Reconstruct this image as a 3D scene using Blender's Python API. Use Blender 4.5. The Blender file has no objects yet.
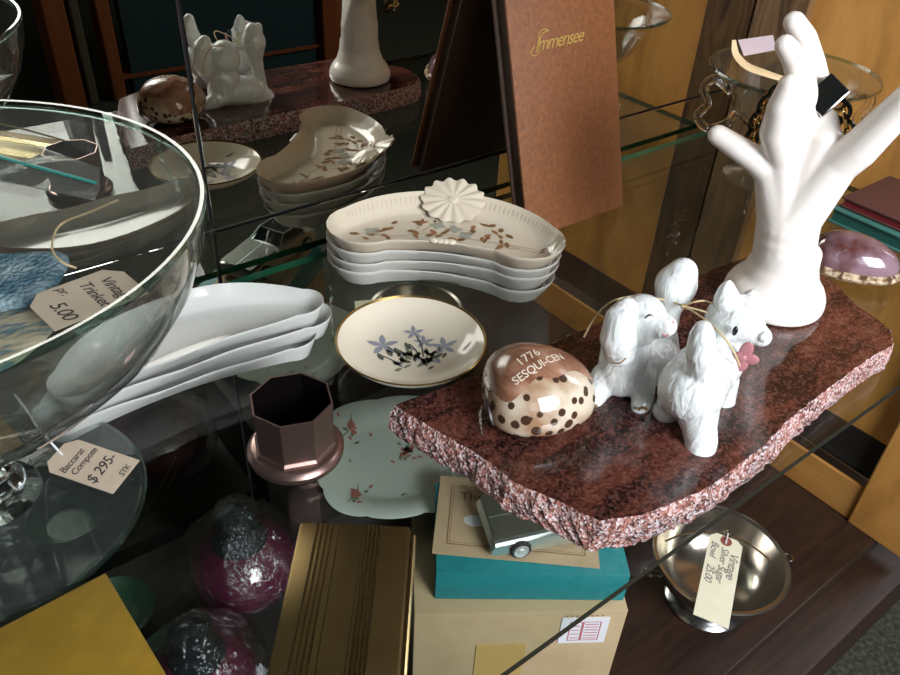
import bpy, bmesh, math, random
from mathutils import Vector, Matrix
random.seed(7)
sc = bpy.context.scene
COL = sc.collection
PI = math.pi

# ------------------------------------------------------------------ camera
F = 787.0
ax = Vector((1224, -513, 787)).normalized()          # cabinet axes seen from the camera
dn = Vector((-60, 1063, 787)).normalized()
dn = (dn - ax * ax.dot(dn)).normalized()
dy = dn.cross(ax)
if dy.z < 0: dy = -dy
EYE = Vector((0, 0, .32))
cam = bpy.data.cameras.new('camera'); co = bpy.data.objects.new('camera', cam); COL.objects.link(co)
m = Matrix(((ax.x, -ax.y, -ax.z), (dy.x, -dy.y, -dy.z), (-dn.x, dn.y, dn.z)))
co.matrix_world = Matrix.Translation(EYE) @ m.to_4x4()
cam.sensor_width = 36; cam.lens = F / 900 * 36; cam.clip_start = .01
sc.camera = co

def ray(u, v):
    d = Vector((u - 450, v - 337.5, F)); return Vector((d.dot(ax), d.dot(dy), -d.dot(dn)))
def at(u, v, z=0.0):                                  # point of the photograph on the level z
    r = ray(u, v); return EYE + r * ((z - EYE.z) / r.z)
def onp(u, v, c, n, b=0.0):                           # ... on an upright plane through c, b further back
    r = ray(u, v); n = Vector(n).normalized(); c = Vector(c) + n * b
    return EYE + r * ((c - EYE).dot(n) / r.dot(n))

# ------------------------------------------------------------------ light
sc.view_settings.view_transform = 'Standard'; sc.view_settings.look = 'None'
sc.view_settings.exposure = 0.0; sc.view_settings.gamma = 1.0; sc.view_settings.use_curve_mapping = False
sc.cycles.max_bounces = 14; sc.cycles.transparent_max_bounces = 24; sc.cycles.transmission_bounces = 14
sc.cycles.glossy_bounces = 8; sc.cycles.sample_clamp_indirect = 4.0; sc.cycles.use_denoising = True
w = bpy.data.worlds.new('world'); sc.world = w; w.use_nodes = True
w.node_tree.nodes['Background'].inputs[0].default_value = (.55, .62, .70, 1)
w.node_tree.nodes['Background'].inputs[1].default_value = .5
def area(name, loc, target, sx, sy, power, col):
    l = bpy.data.lights.new(name, 'AREA'); l.shape = 'RECTANGLE'; l.size = sx; l.size_y = sy
    l.energy = power; l.color = col
    o = bpy.data.objects.new(name, l); COL.objects.link(o); o.location = loc
    o.rotation_euler = (Vector(target) - Vector(loc)).to_track_quat('-Z', 'Y').to_euler(); return o
k = area('window_daylight', (.30, -1.15, .80), (.62, .25, .02), .8, .8, 11, (.93, .96, 1)); k.data.spread = math.radians(75)
area('cupboard_fill', (2.3, -.3, 1.2), (0, -1.3, .4), 1.0, 1.0, 22, (.95, .95, 1))  # added fill lamp, brightens the cupboard shown in the mirror
area('shop_window_daylight', (-.75, -1.75, 1.25), (0, .4, 0), .55, .8, 5, (.85, .93, 1))

# ------------------------------------------------------------------ materials
MAT = {}
def nodes(name):
    m = bpy.data.materials.new(name); m.use_nodes = True; nt = m.node_tree
    b = nt.nodes['Principled BSDF']; MAT[name] = m; return m, nt, b
def setb(b, **k):
    for a, v in k.items():
        a = a.replace('_', ' ')
        if a == 'Base Color' or a == 'Coat Tint' or a == 'Emission Color': v = (*v, 1)
        b.inputs[a].default_value = v
def plain(name, col, rough=.5, **k):
    m, nt, b = nodes(name); setb(b, Base_Color=col, Roughness=rough, **k)
    n = nt.nodes.new('ShaderNodeTexNoise'); n.inputs['Scale'].default_value = 60
    r = nt.nodes.new('ShaderNodeMapRange'); r.inputs['To Min'].default_value = max(0, rough - .06); r.inputs['To Max'].default_value = min(1, rough + .06)
    nt.links.new(n.outputs[0], r.inputs['Value']); nt.links.new(r.outputs[0], b.inputs['Roughness']); return m
def tex(name, stops, scale=20, stretch=(1, 1, 1), rough=.5, detail=6, bump=0, distort=0, nrough=.6, **k):
    """noise coloured through a ramp"""
    m, nt, b = nodes(name); setb(b, Roughness=rough, **k)
    tc = nt.nodes.new('ShaderNodeTexCoord'); mp = nt.nodes.new('ShaderNodeMapping'); mp.inputs['Scale'].default_value = stretch
    n = nt.nodes.new('ShaderNodeTexNoise'); n.inputs['Scale'].default_value = scale; n.inputs['Detail'].default_value = detail
    n.inputs['Distortion'].default_value = distort; n.inputs['Roughness'].default_value = nrough
    cr = nt.nodes.new('ShaderNodeValToRGB'); el = cr.color_ramp.elements
    while len(el) < len(stops): el.new(.5)
    for e, (p, c) in zip(el, stops): e.position = p; e.color = (*c, 1)
    nt.links.new(tc.outputs['Object'], mp.inputs[0]); nt.links.new(mp.outputs[0], n.inputs['Vector'])
    nt.links.new(n.outputs[0], cr.inputs[0]); nt.links.new(cr.outputs[0], b.inputs['Base Color'])
    if bump:
        bp = nt.nodes.new('ShaderNodeBump'); bp.inputs['Strength'].default_value = bump; bp.inputs['Distance'].default_value = .002
        nt.links.new(n.outputs[0], bp.inputs['Height']); nt.links.new(bp.outputs[0], b.inputs['Normal'])
    return m
def thin(name, tint, fac=1.0, rough=.02, ior=1.5, bump=0, bscale=60, dust=0, dustcol=(.5, .5, .45)):
    """thin clear sheet: see-through plus a surface reflection"""
    m, nt, b = nodes(name); nt.nodes.remove(b); out = nt.nodes['Material Output']
    t = nt.nodes.new('ShaderNodeBsdfTransparent'); t.inputs[0].default_value = (*tint, 1)
    g = nt.nodes.new('ShaderNodeBsdfGlossy'); g.inputs['Roughness'].default_value = rough
    fr = nt.nodes.new('ShaderNodeLayerWeight'); fr.inputs['Blend'].default_value = .5
    pw = nt.nodes.new('ShaderNodeMath'); pw.operation = 'POWER'; pw.inputs[1].default_value = 4.2
    ma = nt.nodes.new('ShaderNodeMath'); ma.operation = 'MULTIPLY_ADD'; ma.inputs[1].default_value = .96; ma.inputs[2].default_value = .04
    mm = nt.nodes.new('ShaderNodeMath'); mm.operation = 'MULTIPLY'; mm.inputs[1].default_value = fac; mm.use_clamp = True
    mx = nt.nodes.new('ShaderNodeMixShader')
    nt.links.new(fr.outputs['Facing'], pw.inputs[0]); nt.links.new(pw.outputs[0], ma.inputs[0]); nt.links.new(ma.outputs[0], mm.inputs[0]); nt.links.new(mm.outputs[0], mx.inputs[0])
    nt.links.new(t.outputs[0], mx.inputs[1]); nt.links.new(g.outputs[0], mx.inputs[2]); nt.links.new(mx.outputs[0], out.inputs[0])
    if dust:
        df = nt.nodes.new('ShaderNodeBsdfDiffuse'); df.inputs[0].default_value = (*dustcol, 1); tl = nt.nodes.new('ShaderNodeBsdfTranslucent'); tl.inputs[0].default_value = (*dustcol, 1)
        m1 = nt.nodes.new('ShaderNodeMixShader'); m2 = nt.nodes.new('ShaderNodeMixShader'); m2.inputs[0].default_value = dust
        nt.links.new(df.outputs[0], m1.inputs[1]); nt.links.new(tl.outputs[0], m1.inputs[2]); nt.links.new(mx.outputs[0], m2.inputs[1]); nt.links.new(m1.outputs[0], m2.inputs[2]); nt.links.new(m2.outputs[0], out.inputs[0])
    if bump:
        n = nt.nodes.new('ShaderNodeTexNoise'); n.inputs['Scale'].default_value = bscale; n.inputs['Detail'].default_value = 4
        n.inputs['Distortion'].default_value = 1.5
        tc = nt.nodes.new('ShaderNodeTexCoord'); nt.links.new(tc.outputs['Object'], n.inputs['Vector'])
        bp = nt.nodes.new('ShaderNodeBump'); bp.inputs['Strength'].default_value = bump; bp.inputs['Distance'].default_value = .004
        nt.links.new(n.outputs[0], bp.inputs['Height'])
        nt.links.new(bp.outputs[0], g.inputs['Normal']); nt.links.new(bp.outputs[0], fr.inputs['Normal'])
    return m

tex('pine', [(.2, (.26, .11, .025)), (.5, (.62, .29, .07)), (.8, (.80, .43, .13))], 9, (6, 1.2, .5), .42, bump=.08, distort=1.2)
tex('pine_rail', [(.2, (.26, .11, .025)), (.5, (.48, .22, .055)), (.8, (.62, .32, .09))], 10, (6, .5, 2), .4, bump=.08, distort=1)
tex('knotty', [(.3, (.05, .024, .010)), (.45, (.13, .068, .028)), (.7, (.21, .115, .045))], 8, (3, 5, .7), .45, bump=.12, distort=2.5)
tex('dark_wood', [(.25, (.010, .005, .003)), (.5, (.026, .011, .0055)), (.8, (.048, .020, .009))], 14, (1, 8, 8), .5, bump=.04, distort=.6)
tex('black_wood_and_shade', [(.3, (.004, .003, .002)), (.8, (.012, .008, .006))], 20, (1, 6, 6), .75)
tex('shop_brown', [(.3, (.20, .055, .016)), (.7, (.36, .11, .03))], 6, (5, 5, .5), .5)
plain('shop_teal', (.018, .055, .060), .6)
plain('shop_olive', (.10, .10, .06), .6)
tex('shop_dark', [(.3, (.010, .008, .007)), (.8, (.03, .022, .018))], 5, rough=.8)
tex('shop_wall', [(.3, (.16, .12, .09)), (.8, (.26, .20, .15))], 5, rough=.8)
tex('shop_ceiling', [(.3, (.05, .045, .04)), (.8, (.09, .08, .07))], 5, rough=.9)
tex('carpet', [(.35, (.012, .014, .008)), (.52, (.035, .038, .022)), (.68, (.08, .08, .055))], 160, rough=.95, bump=.6)
m, nt, b = nodes('mirror'); setb(b, Base_Color=(.47, .45, .39), Metallic=1.0, Roughness=.006)
plain('seam', (.008, .008, .008), .5)
thin('shelf_glass', (.91, .94, .915), .75, .008, 1.5)
m, nt, b = nodes('shelf_edge'); setb(b, Base_Color=(.004, .060, .030), Roughness=.12, Coat_Weight=.5)
m, nt, b = nodes('shelf_edge_front'); setb(b, Base_Color=(.022, .020, .014), Roughness=.18, Coat_Weight=.5)
m, nt, b = nodes('glass'); setb(b, Base_Color=(.95, .975, .96), Roughness=.0, Transmission_Weight=1.0, IOR=1.5)
thin('bowl_glass', (.93, .95, .94), 1.2, .03, 1.5, dust=.05)
thin('compote_glass', (.93, .95, .94), 2.0, .02, 1.5, dust=.015)
thin('foot_glass', (.90, .94, .93), 1.2, .03, 1.5, dust=.06, dustcol=(.4, .47, .45))
thin('bowl_rim', (.72, .84, .80), 1.7, .05, 1.5)
thin('wrap', (.90, .90, .90), 2.2, .08, 1.5, 1.0, 90, dust=.018)
thin('bag', (.88, .90, .88), .8, .35, 1.5, .5, 40, dust=.10)
plain('bag_zip', (.02, .22, .19), .3)

def granite(name, patch, speck, vs, mixf, rough, bump):
    m, nt, b = nodes(name); setb(b, Roughness=rough); L = nt.links.new; N = nt.nodes.new
    tc = N('ShaderNodeTexCoord'); n = N('ShaderNodeTexNoise'); n.inputs['Scale'].default_value = 34; n.inputs['Detail'].default_value = 10; n.inputs['Roughness'].default_value = .72
    mp = N('ShaderNodeMapping'); mp.inputs['Rotation'].default_value = (0, 0, .9); mp.inputs['Scale'].default_value = (.55, 1.5, 1)
    vo = N('ShaderNodeTexVoronoi'); vo.inputs['Scale'].default_value = vs; vo.inputs['Randomness'].default_value = 1
    sp = N('ShaderNodeSeparateColor'); mx = N('ShaderNodeMixRGB'); mx.inputs[0].default_value = mixf
    def ramp(st):
        c = N('ShaderNodeValToRGB'); e = c.color_ramp.elements
        while len(e) < len(st): e.new(.5)
        for q, (p, k) in zip(e, st): q.position = p; q.color = (*k, 1)
        return c
    r1, r2 = ramp(patch), ramp(speck)
    L(tc.outputs['Object'], mp.inputs[0]); L(mp.outputs[0], n.inputs[0]); L(tc.outputs['Object'], vo.inputs[0]); L(n.outputs[0], r1.inputs[0])
    L(vo.outputs['Color'], sp.inputs[0]); L(sp.outputs[0], r2.inputs[0]); L(r1.outputs[0], mx.inputs[1]); L(r2.outputs[0], mx.inputs[2]); L(mx.outputs[0], b.inputs['Base Color'])
    if bump:
        bp = N('ShaderNodeBump'); bp.inputs['Strength'].default_value = bump; bp.inputs['Distance'].default_value = .0015; L(vo.outputs['Distance'], bp.inputs['Height']); L(bp.outputs[0], b.inputs['Normal'])
granite('granite', [(.42, (.007, .005, .005)), (.49, (.030, .010, .008)), (.56, (.11, .032, .020)), (.68, (.17, .068, .048))], [(0, (.008, .006, .006)), (.35, (.03, .010, .008)), (.6, (.10, .030, .020)), (.88, (.18, .075, .06))], 620, .40, .10, 0)
granite('granite_rough', [(.42, (.022, .018, .020)), (.50, (.24, .075, .050)), (.58, (.42, .17, .13))], [(0, (.012, .012, .016)), (.25, (.06, .03, .03)), (.40, (.40, .15, .11)), (.65, (.55, .36, .33)), (.85, (.80, .74, .77))], 760, .62, .65, .5)
def porcelain(name, col, rough=.12, bump=0):
    m, nt, b = nodes(name); setb(b, Base_Color=col, Roughness=rough, Coat_Weight=.35, Coat_Roughness=.04)
    b.inputs['Subsurface Weight'].default_value = .08; b.inputs['Subsurface Scale'].default_value = .004
    n = nt.nodes.new('ShaderNodeTexNoise'); n.inputs['Scale'].default_value = 130; n.inputs['Detail'].default_value = 2
    tc = nt.nodes.new('ShaderNodeTexCoord'); mp = nt.nodes.new('ShaderNodeMapping'); mp.inputs['Scale'].default_value = (1.6, 1.6, .5) if bump > .3 else (1, 1, 1); n.inputs['Distortion'].default_value = .6
    nt.links.new(tc.outputs['Object'], mp.inputs[0]); nt.links.new(mp.outputs[0], n.inputs['Vector'])
    bp = nt.nodes.new('ShaderNodeBump'); bp.inputs['Strength'].default_value = max(bump, .01); bp.inputs['Distance'].default_value = .002
    nt.links.new(n.outputs[0], bp.inputs['Height']); nt.links.new(bp.outputs[0], b.inputs['Normal']); return m
porcelain('china', (.60, .59, .54)); porcelain('china_beige', (.58, .51, .40)); porcelain('china_white', (.60, .61, .58)); porcelain('china_cream', (.74, .67, .54))
porcelain('dog_china', (.80, .83, .82), .18, .8); porcelain('hand_china', (.93, .86, .80), .3)
porcelain('plate_china', (.50, .55, .50))
plain('gilt', (.30, .19, .06), .25, Metallic=.8)
plain('leaf_brown', (.17, .075, .025), .4); plain('leaf_rust', (.26, .115, .045), .4); plain('petal_blue', (.27, .28, .23), .4)
plain('stem_brown', (.28, .17, .10), .4); plain('flower_blue', (.24, .25, .30), .4); plain('leaf_green', (.17, .18, .12), .4)
plain('leaf_dark', (.08, .085, .065), .4); plain('rose', (.40, .13, .11), .4); plain('rose_leaf', (.14, .17, .08), .4)
plain('relief', (.46, .38, .29), .35)
plain('paw_brown', (.25, .15, .06), .4); plain('eye_black', (.01, .01, .012), .1); plain('pink', (.62, .26, .26), .3); plain('bow_pink', (.42, .17, .19), .35)
tex('raffia', [(.3, (.45, .33, .17)), (.7, (.66, .52, .30))], 200, rough=.7)
tex('leather', [(.3, (.125, .040, .010)), (.6, (.185, .062, .016)), (.8, (.22, .076, .021))], 260, rough=.62, bump=.35)
tex('leather_dark', [(.3, (.030, .012, .006)), (.8, (.055, .022, .010))], 200, rough=.7)
plain('gold_ink', (.50, .33, .09), .35, Metallic=.4)
plain('pages', (.45, .38, .26), .8)
plain('maroon', (.11, .040, .034), .6); plain('red_edge', (.20, .015, .02), .5); plain('teal_book', (.015, .09, .075), .5); plain('teal_light', (.06, .20, .17), .4)
tex('tag_card', [(.3, (.52, .42, .31)), (.8, (.62, .51, .39))], 60, rough=.8)
tex('tag_cream', [(.3, (.72, .68, .50)), (.8, (.80, .76, .58))], 60, rough=.8)
plain('ink', (.03, .02, .03), .6); plain('pencil', (.16, .15, .15), .6)
plain('tag_ring', (.26, .07, .06), .7); plain('string_white', (.75, .76, .78), .6)
m, nt, b = nodes('copper'); setb(b, Base_Color=(.29, .19, .165), Metallic=.9, Roughness=.3)
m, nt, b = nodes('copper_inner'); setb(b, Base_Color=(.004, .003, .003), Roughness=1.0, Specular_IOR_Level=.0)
tex('brass', [(.3, (.07, .045, .016)), (.55, (.14, .095, .036)), (.8, (.24, .17, .07))], 7, (1, 1, 1), .40, Metallic=.9)
m, nt, b = nodes('brass_edge'); setb(b, Base_Color=(.55, .42, .2), Metallic=1, Roughness=.2)
tex('yellow_card', [(.3, (.27, .16, .010)), (.8, (.36, .22, .016))], 90, rough=.55, bump=.3)
tex('cardboard', [(.3, (.38, .28, .155)), (.8, (.48, .37, .22))], 30, rough=.8)
plain('tape', (.50, .34, .12), .3)
plain('sticker', (.70, .70, .74), .6); plain('stamp_red', (.55, .16, .18), .6)
tex('teal_box', [(.3, (.008, .17, .19)), (.8, (.012, .23, .25))], 150, rough=.6)
tex('kraft_card', [(.3, (.42, .30, .18)), (.8, (.50, .37, .23))], 60, rough=.75)
plain('card_line', (.20, .08, .05), .7)
m, nt, b = nodes('car_silver'); setb(b, Base_Color=(.62, .66, .62), Metallic=.85, Roughness=.28)
m, nt, b = nodes('car_dark'); setb(b, Base_Color=(.085, .09, .065), Metallic=.2, Roughness=.35)
m, nt, b = nodes('hub_metal'); setb(b, Base_Color=(.55, .57, .55), Metallic=.4, Roughness=.4)
plain('rubber', (.02, .02, .02), .6)
m, nt, b = nodes('steel'); setb(b, Base_Color=(.5, .5, .48), Metallic=1, Roughness=.15)
m, nt, b = nodes('silver_tarnish'); setb(b, Base_Color=(.50, .46, .40), Metallic=.95, Roughness=.2)
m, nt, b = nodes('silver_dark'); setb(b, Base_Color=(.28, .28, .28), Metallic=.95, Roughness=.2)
m, nt, b = nodes('purple_glass'); setb(b, Base_Color=(.085, .006, .032), Roughness=.06, Coat_Weight=.6, Specular_IOR_Level=.8)
m, nt, b = nodes('cap_dark'); setb(b, Base_Color=(.03, .038, .048), Metallic=.6, Roughness=.15)
tex('jade', [(.3, (.015, .05, .03)), (.8, (.05, .12, .07))], 60, rough=.25)
m, nt, b = nodes('gunmetal'); setb(b, Base_Color=(.04, .045, .04), Metallic=.8, Roughness=.2)
m, nt, b = nodes('gold'); setb(b, Base_Color=(.75, .55, .22), Metallic=1, Roughness=.15)
plain('paper_pink', (.66, .52, .56), .7); plain('paper_tan', (.62, .46, .26), .6)
# knit
m, nt, b = nodes('knit'); setb(b, Roughness=.95)
tc = nt.nodes.new('ShaderNodeTexCoord'); vo = nt.nodes.new('ShaderNodeTexVoronoi'); vo.inputs['Scale'].default_value = 420
no = nt.nodes.new('ShaderNodeTexNoise'); no.inputs['Scale'].default_value = 70
cr = nt.nodes.new('ShaderNodeValToRGB'); cr.color_ramp.elements[0].position = .35; cr.color_ramp.elements[0].color = (.07, .16, .22, 1)
cr.color_ramp.elements[1].position = .65; cr.color_ramp.elements[1].color = (.30, .42, .47, 1)
bp = nt.nodes.new('ShaderNodeBump'); bp.inputs['Strength'].default_value = 1; bp.inputs['Distance'].default_value = .002; bp.invert = True
nt.links.new(tc.outputs['Object'], vo.inputs[0]); nt.links.new(tc.outputs['Object'], no.inputs[0]); nt.links.new(no.outputs[0], cr.inputs[0])
nt.links.new(cr.outputs[0], b.inputs['Base Color']); nt.links.new(vo.outputs[0], bp.inputs['Height']); nt.links.new(bp.outputs[0], b.inputs['Normal'])
tex('knit_beige', [(.4, (.14, .22, .24)), (.5, (.40, .36, .26)), (.7, (.55, .49, .34))], 60, (1, 3, 1), .95, 3, bump=1)
def cowrie_mat(name, base, mid, spot, thr, vs, patch=None):
    m, nt, b = nodes(name); setb(b, Roughness=.14, Coat_Weight=.8)
    tc = nt.nodes.new('ShaderNodeTexCoord'); n = nt.nodes.new('ShaderNodeTexNoise'); n.inputs['Scale'].default_value = 38; n.inputs['Detail'].default_value = 5
    cr = nt.nodes.new('ShaderNodeValToRGB'); e = cr.color_ramp.elements; e[0].position = .38; e[0].color = (*mid, 1); e[1].position = .6; e[1].color = (*base, 1)
    vo = nt.nodes.new('ShaderNodeTexVoronoi'); vo.inputs['Scale'].default_value = vs
    n2 = nt.nodes.new('ShaderNodeTexNoise'); n2.inputs['Scale'].default_value = 60
    ad = nt.nodes.new('ShaderNodeMath'); ad.operation = 'MULTIPLY_ADD'; ad.inputs[1].default_value = .45; 
    r2 = nt.nodes.new('ShaderNodeValToRGB'); e = r2.color_ramp.elements; e[0].position = thr; e[0].color = (1, 1, 1, 1); e[1].position = thr + .07; e[1].color = (0, 0, 0, 1)
    mx = nt.nodes.new('ShaderNodeMixRGB'); mx.inputs[2].default_value = (*spot, 1)
    L = nt.links.new
    L(tc.outputs['Object'], n.inputs[0]); L(tc.outputs['Object'], vo.inputs[0]); L(tc.outputs['Object'], n2.inputs[0])
    L(n.outputs[0], cr.inputs[0]); L(n2.outputs[0], ad.inputs[0]); L(vo.outputs[0], ad.inputs[2]); L(ad.outputs[0], r2.inputs[0])
    L(r2.outputs[0], mx.inputs[0]); L(cr.outputs[0], mx.inputs[1]); L(mx.outputs[0], b.inputs['Base Color']); return m
cowrie_mat('cowrie_tiger', (.64, .55, .43), (.34, .20, .11), (.06, .03, .018), .57, 150)
cowrie_mat('cowrie_violet', (.25, .16, .19), (.10, .035, .032), (.10, .03, .035), .30, 60)
tex('cowrie_rim', [(.42, (.10, .05, .03)), (.55, (.55, .42, .28)), (.8, (.7, .6, .45))], 160, rough=.2)
tex('carved', [(.35, (.16, .065, .035)), (.5, (.32, .16, .10)), (.72, (.50, .36, .28))], 30, (1, 1, 1), .2, 4, distort=1)
plain('engraved', (.75, .64, .52), .5); plain('shell_slit', (.05, .03, .03), .4)

# ------------------------------------------------------------------ mesh helpers
def tag(o, label=None, cat=None, group=None, kind=None):
    if label: o['label'] = label
    if cat: o['category'] = cat
    if group: o['group'] = group
    if kind: o['kind'] = kind
    return o
def thing(name, label, cat, loc=(0, 0, 0), rz=0, group=None):
    o = bpy.data.objects.new(name, None); COL.objects.link(o); o.empty_display_size = .01
    o.location = loc; o.rotation_euler = (0, 0, rz); return tag(o, label, cat, group)
def link(name, me, mats, parent=None, smooth=True, loc=None):
    o = bpy.data.objects.new(name, me); COL.objects.link(o)
    for mm in ([mats] if isinstance(mats, str) else mats): me.materials.append(MAT[mm])
    if smooth is True:
        for p in me.polygons: p.use_smooth = True
    elif smooth:
        for p in me.polygons: p.use_smooth = True
        me.set_sharp_from_angle(angle=math.radians(smooth))
    if parent: o.parent = parent
    if loc is not None: o.location = loc
    me.update(); return o
def build(name, bm, mats, parent=None, smooth=35, merge=0, loc=None):
    if merge: bmesh.ops.remove_doubles(bm, verts=bm.verts, dist=merge)
    me = bpy.data.meshes.new(name); bm.to_mesh(me); bm.free(); return link(name, me, mats, parent, smooth, loc)
def box(bm, x0, x1, y0, y1, z0, z1, mat=0, bev=0, M=None):
    r = bmesh.ops.create_cube(bm, size=1); vs = r['verts']
    for v in vs: v.co = Vector(((x0 + x1) / 2 + v.co.x * (x1 - x0), (y0 + y1) / 2 + v.co.y * (y1 - y0), (z0 + z1) / 2 + v.co.z * (z1 - z0)))
    fs = {f for v in vs for f in v.link_faces}
    if bev:
        es = {e for v in vs for e in v.link_edges}
        r = bmesh.ops.bevel(bm, geom=list(es), offset=bev, segments=2, affect='EDGES', profile=.5)
        fs = set(r['faces']) | {f for f in fs if f.is_valid}
        vs = list({v for f in fs for v in f.verts})
    for f in fs: f.material_index = mat
    if M is not None:
        for v in vs: v.co = M @ v.co
    return fs
def lathe(bm, prof, n=48, mat=0, c=(0, 0, 0), close=False, scal=None):
    rings = []
    for (r, z) in prof:
        if r < 1e-7: rings.append([bm.verts.new((c[0], c[1], c[2] + z))])
        else:
            ring = []
            for i in range(n):
                a = 2 * PI * i / n; rr = r * (scal(a, r, z) if scal else 1)
                ring.append(bm.verts.new((c[0] + rr * math.cos(a), c[1] + rr * math.sin(a), c[2] + z)))
            rings.append(ring)
    if close: rings.append(rings[0])
    for A, B in zip(rings, rings[1:]):
        for i in range(n):
            j = (i + 1) % n
            if len(A) == 1 and len(B) == 1: break
            if len(A) == 1: f = bm.faces.new((A[0], B[j], B[i]))
            elif len(B) == 1: f = bm.faces.new((A[i], A[j], B[0]))
            else: f = bm.faces.new((A[i], A[j], B[j], B[i]))
            f.material_index = mat
def spline(pts, n=8):
    pts = [Vector(p) for p in pts]; out = []
    P = [pts[0] * 2 - pts[1]] + pts + [pts[-1] * 2 - pts[-2]]
    for i in range(1, len(P) - 2):
        for k in range(n):
            t = k / n; a, b_, c, d = P[i - 1:i + 3]
            out.append(.5 * ((2 * b_) + (c - a) * t + (2 * a - 5 * b_ + 4 * c - d) * t * t + (3 * b_ - a - 3 * c + d) * t ** 3))
    out.append(pts[-1]); return out
def tube(bm, pts, rad, n=8, mat=0, closed=False, flat=1.0):
    pts = [Vector(p) for p in pts]; N = len(pts); rings = []; up = Vector((0, 0, 1)); pn = None
    for i, p in enumerate(pts):
        if closed: t = pts[(i + 1) % N] - pts[i - 1]
        else: t = pts[min(i + 1, N - 1)] - pts[max(i - 1, 0)]
        t.normalize()
        if pn is None: pn = t.orthogonal() if abs(t.dot(up)) > .95 else t.cross(up)
        pn = (pn - t * pn.dot(t)).normalized(); bn = t.cross(pn)
        r = rad(i / (N - 1)) if callable(rad) else rad
        rings.append([bm.verts.new(p + pn * math.cos(2 * PI * k / n) * r + bn * math.sin(2 * PI * k / n) * r * flat) for k in range(n)])
    prs = list(zip(rings, rings[1:]));
    if closed: prs.append((rings[-1], rings[0]))
    for A, B in prs:
        for k in range(n):
            f = bm.faces.new((A[k], A[(k + 1) % n], B[(k + 1) % n], B[k])); f.material_index = mat
    if not closed:
        bm.faces.new(rings[0][::-1]).material_index = mat; bm.faces.new(rings[-1]).material_index = mat
def prism(bm, poly, z0, z1, mat=0, M=None):
    a = [bm.verts.new((p[0], p[1], z0)) for p in poly]; b_ = [bm.verts.new((p[0], p[1], z1)) for p in poly]
    fs = [bm.faces.new(a[::-1]), bm.faces.new(b_)]
    for i in range(len(poly)):
        j = (i + 1) % len(poly); fs.append(bm.faces.new((a[i], a[j], b_[j], b_[i])))
    for f in fs: f.material_index = mat
    if M is not None:
        for v in a + b_: v.co = M @ v.co
    return fs
def ball(bm, c, r, M=None, seg=16, mat=0):
    """ellipsoid; r a number or a triple"""
    r = (r, r, r) if not isinstance(r, (tuple, list)) else r; c = Vector(c); n, k = seg, seg // 2 + 1; rings = []
    def P_(x, y, z):
        p = Vector((x * r[0], y * r[1], z * r[2])); return bm.verts.new((M @ p if M is not None else p) + c)
    for i in range(1, k):
        a = PI * i / k; rings.append([P_(math.sin(a) * math.cos(2 * PI * j / n), math.sin(a) * math.sin(2 * PI * j / n), math.cos(a)) for j in range(n)])
    t_, b_ = P_(0, 0, 1), P_(0, 0, -1)
    for j in range(n):
        q = (j + 1) % n
        bm.faces.new((t_, rings[0][j], rings[0][q])).material_index = mat; bm.faces.new((b_, rings[-1][q], rings[-1][j])).material_index = mat
        for A, B in zip(rings, rings[1:]): bm.faces.new((A[j], B[j], B[q], A[q])).material_index = mat
def limb(bm, pts):
    """chain of balls that taper: (point, radius) -> dense beads, later fused into one skin"""
    for (p, r), (q, s) in zip(pts, pts[1:]):
        p, q = Vector(p), Vector(q); n = max(2, int((q - p).length / (min(r, s) * .36)))
        for i in range(n + 1):
            t = i / n; ball(bm, p.lerp(q, t), r + (s - r) * t, seg=18)
def fuse(name, bm, mats, parent, voxel, smooth=6, fac=.5):
    me = bpy.data.meshes.new('raw'); bm.to_mesh(me); bm.free()
    o = bpy.data.objects.new('raw', me); COL.objects.link(o)
    r = o.modifiers.new('r', 'REMESH'); r.mode = 'VOXEL'; r.voxel_size = voxel
    s = o.modifiers.new('s', 'SMOOTH'); s.iterations = smooth; s.factor = fac
    dg = bpy.context.evaluated_depsgraph_get(); ev = o.evaluated_get(dg)
    new = bpy.data.meshes.new_from_object(ev); new.name = name
    bpy.data.objects.remove(o); new.materials.clear()
    return link(name, new, mats, parent, True)
def text(name, body, size, mat, parent, M, shear=0, depth=.0002, spacing=1.0, bold=0, align='LEFT'):
    cu = bpy.data.curves.new('t', 'FONT'); cu.body = body; cu.size = size; cu.shear = shear; cu.extrude = depth
    cu.space_character = spacing; cu.offset = bold; cu.align_x = align
    o = bpy.data.objects.new('t', cu); COL.objects.link(o)
    me = bpy.data.meshes.new_from_object(o.evaluated_get(bpy.context.evaluated_depsgraph_get()))
    bpy.data.objects.remove(o); me.transform(M); me.materials.clear(); me.name = name
    return link(name, me, mat, parent, False)
def join_text(bm, body, size, fn, mat=0, shear=0, align='LEFT', spacing=1.0, bold=0.0):
    """writing laid on a surface: fn maps flat letters to the surface"""
    cu = bpy.data.curves.new('t', 'FONT'); cu.body = body; cu.size = size; cu.shear = shear; cu.align_x = align
    cu.space_character = spacing; cu.offset = bold; cu.resolution_u = 3
    o = bpy.data.objects.new('t', cu); COL.objects.link(o)
    me = bpy.data.meshes.new_from_object(o.evaluated_get(bpy.context.evaluated_depsgraph_get()))
    bpy.data.objects.remove(o)
    vs = [bm.verts.new(fn(v.co.x, v.co.y)) for v in me.vertices]
    for p in me.polygons:
        try: bm.faces.new([vs[i] for i in p.vertices]).material_index = mat
        except ValueError: pass
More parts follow.
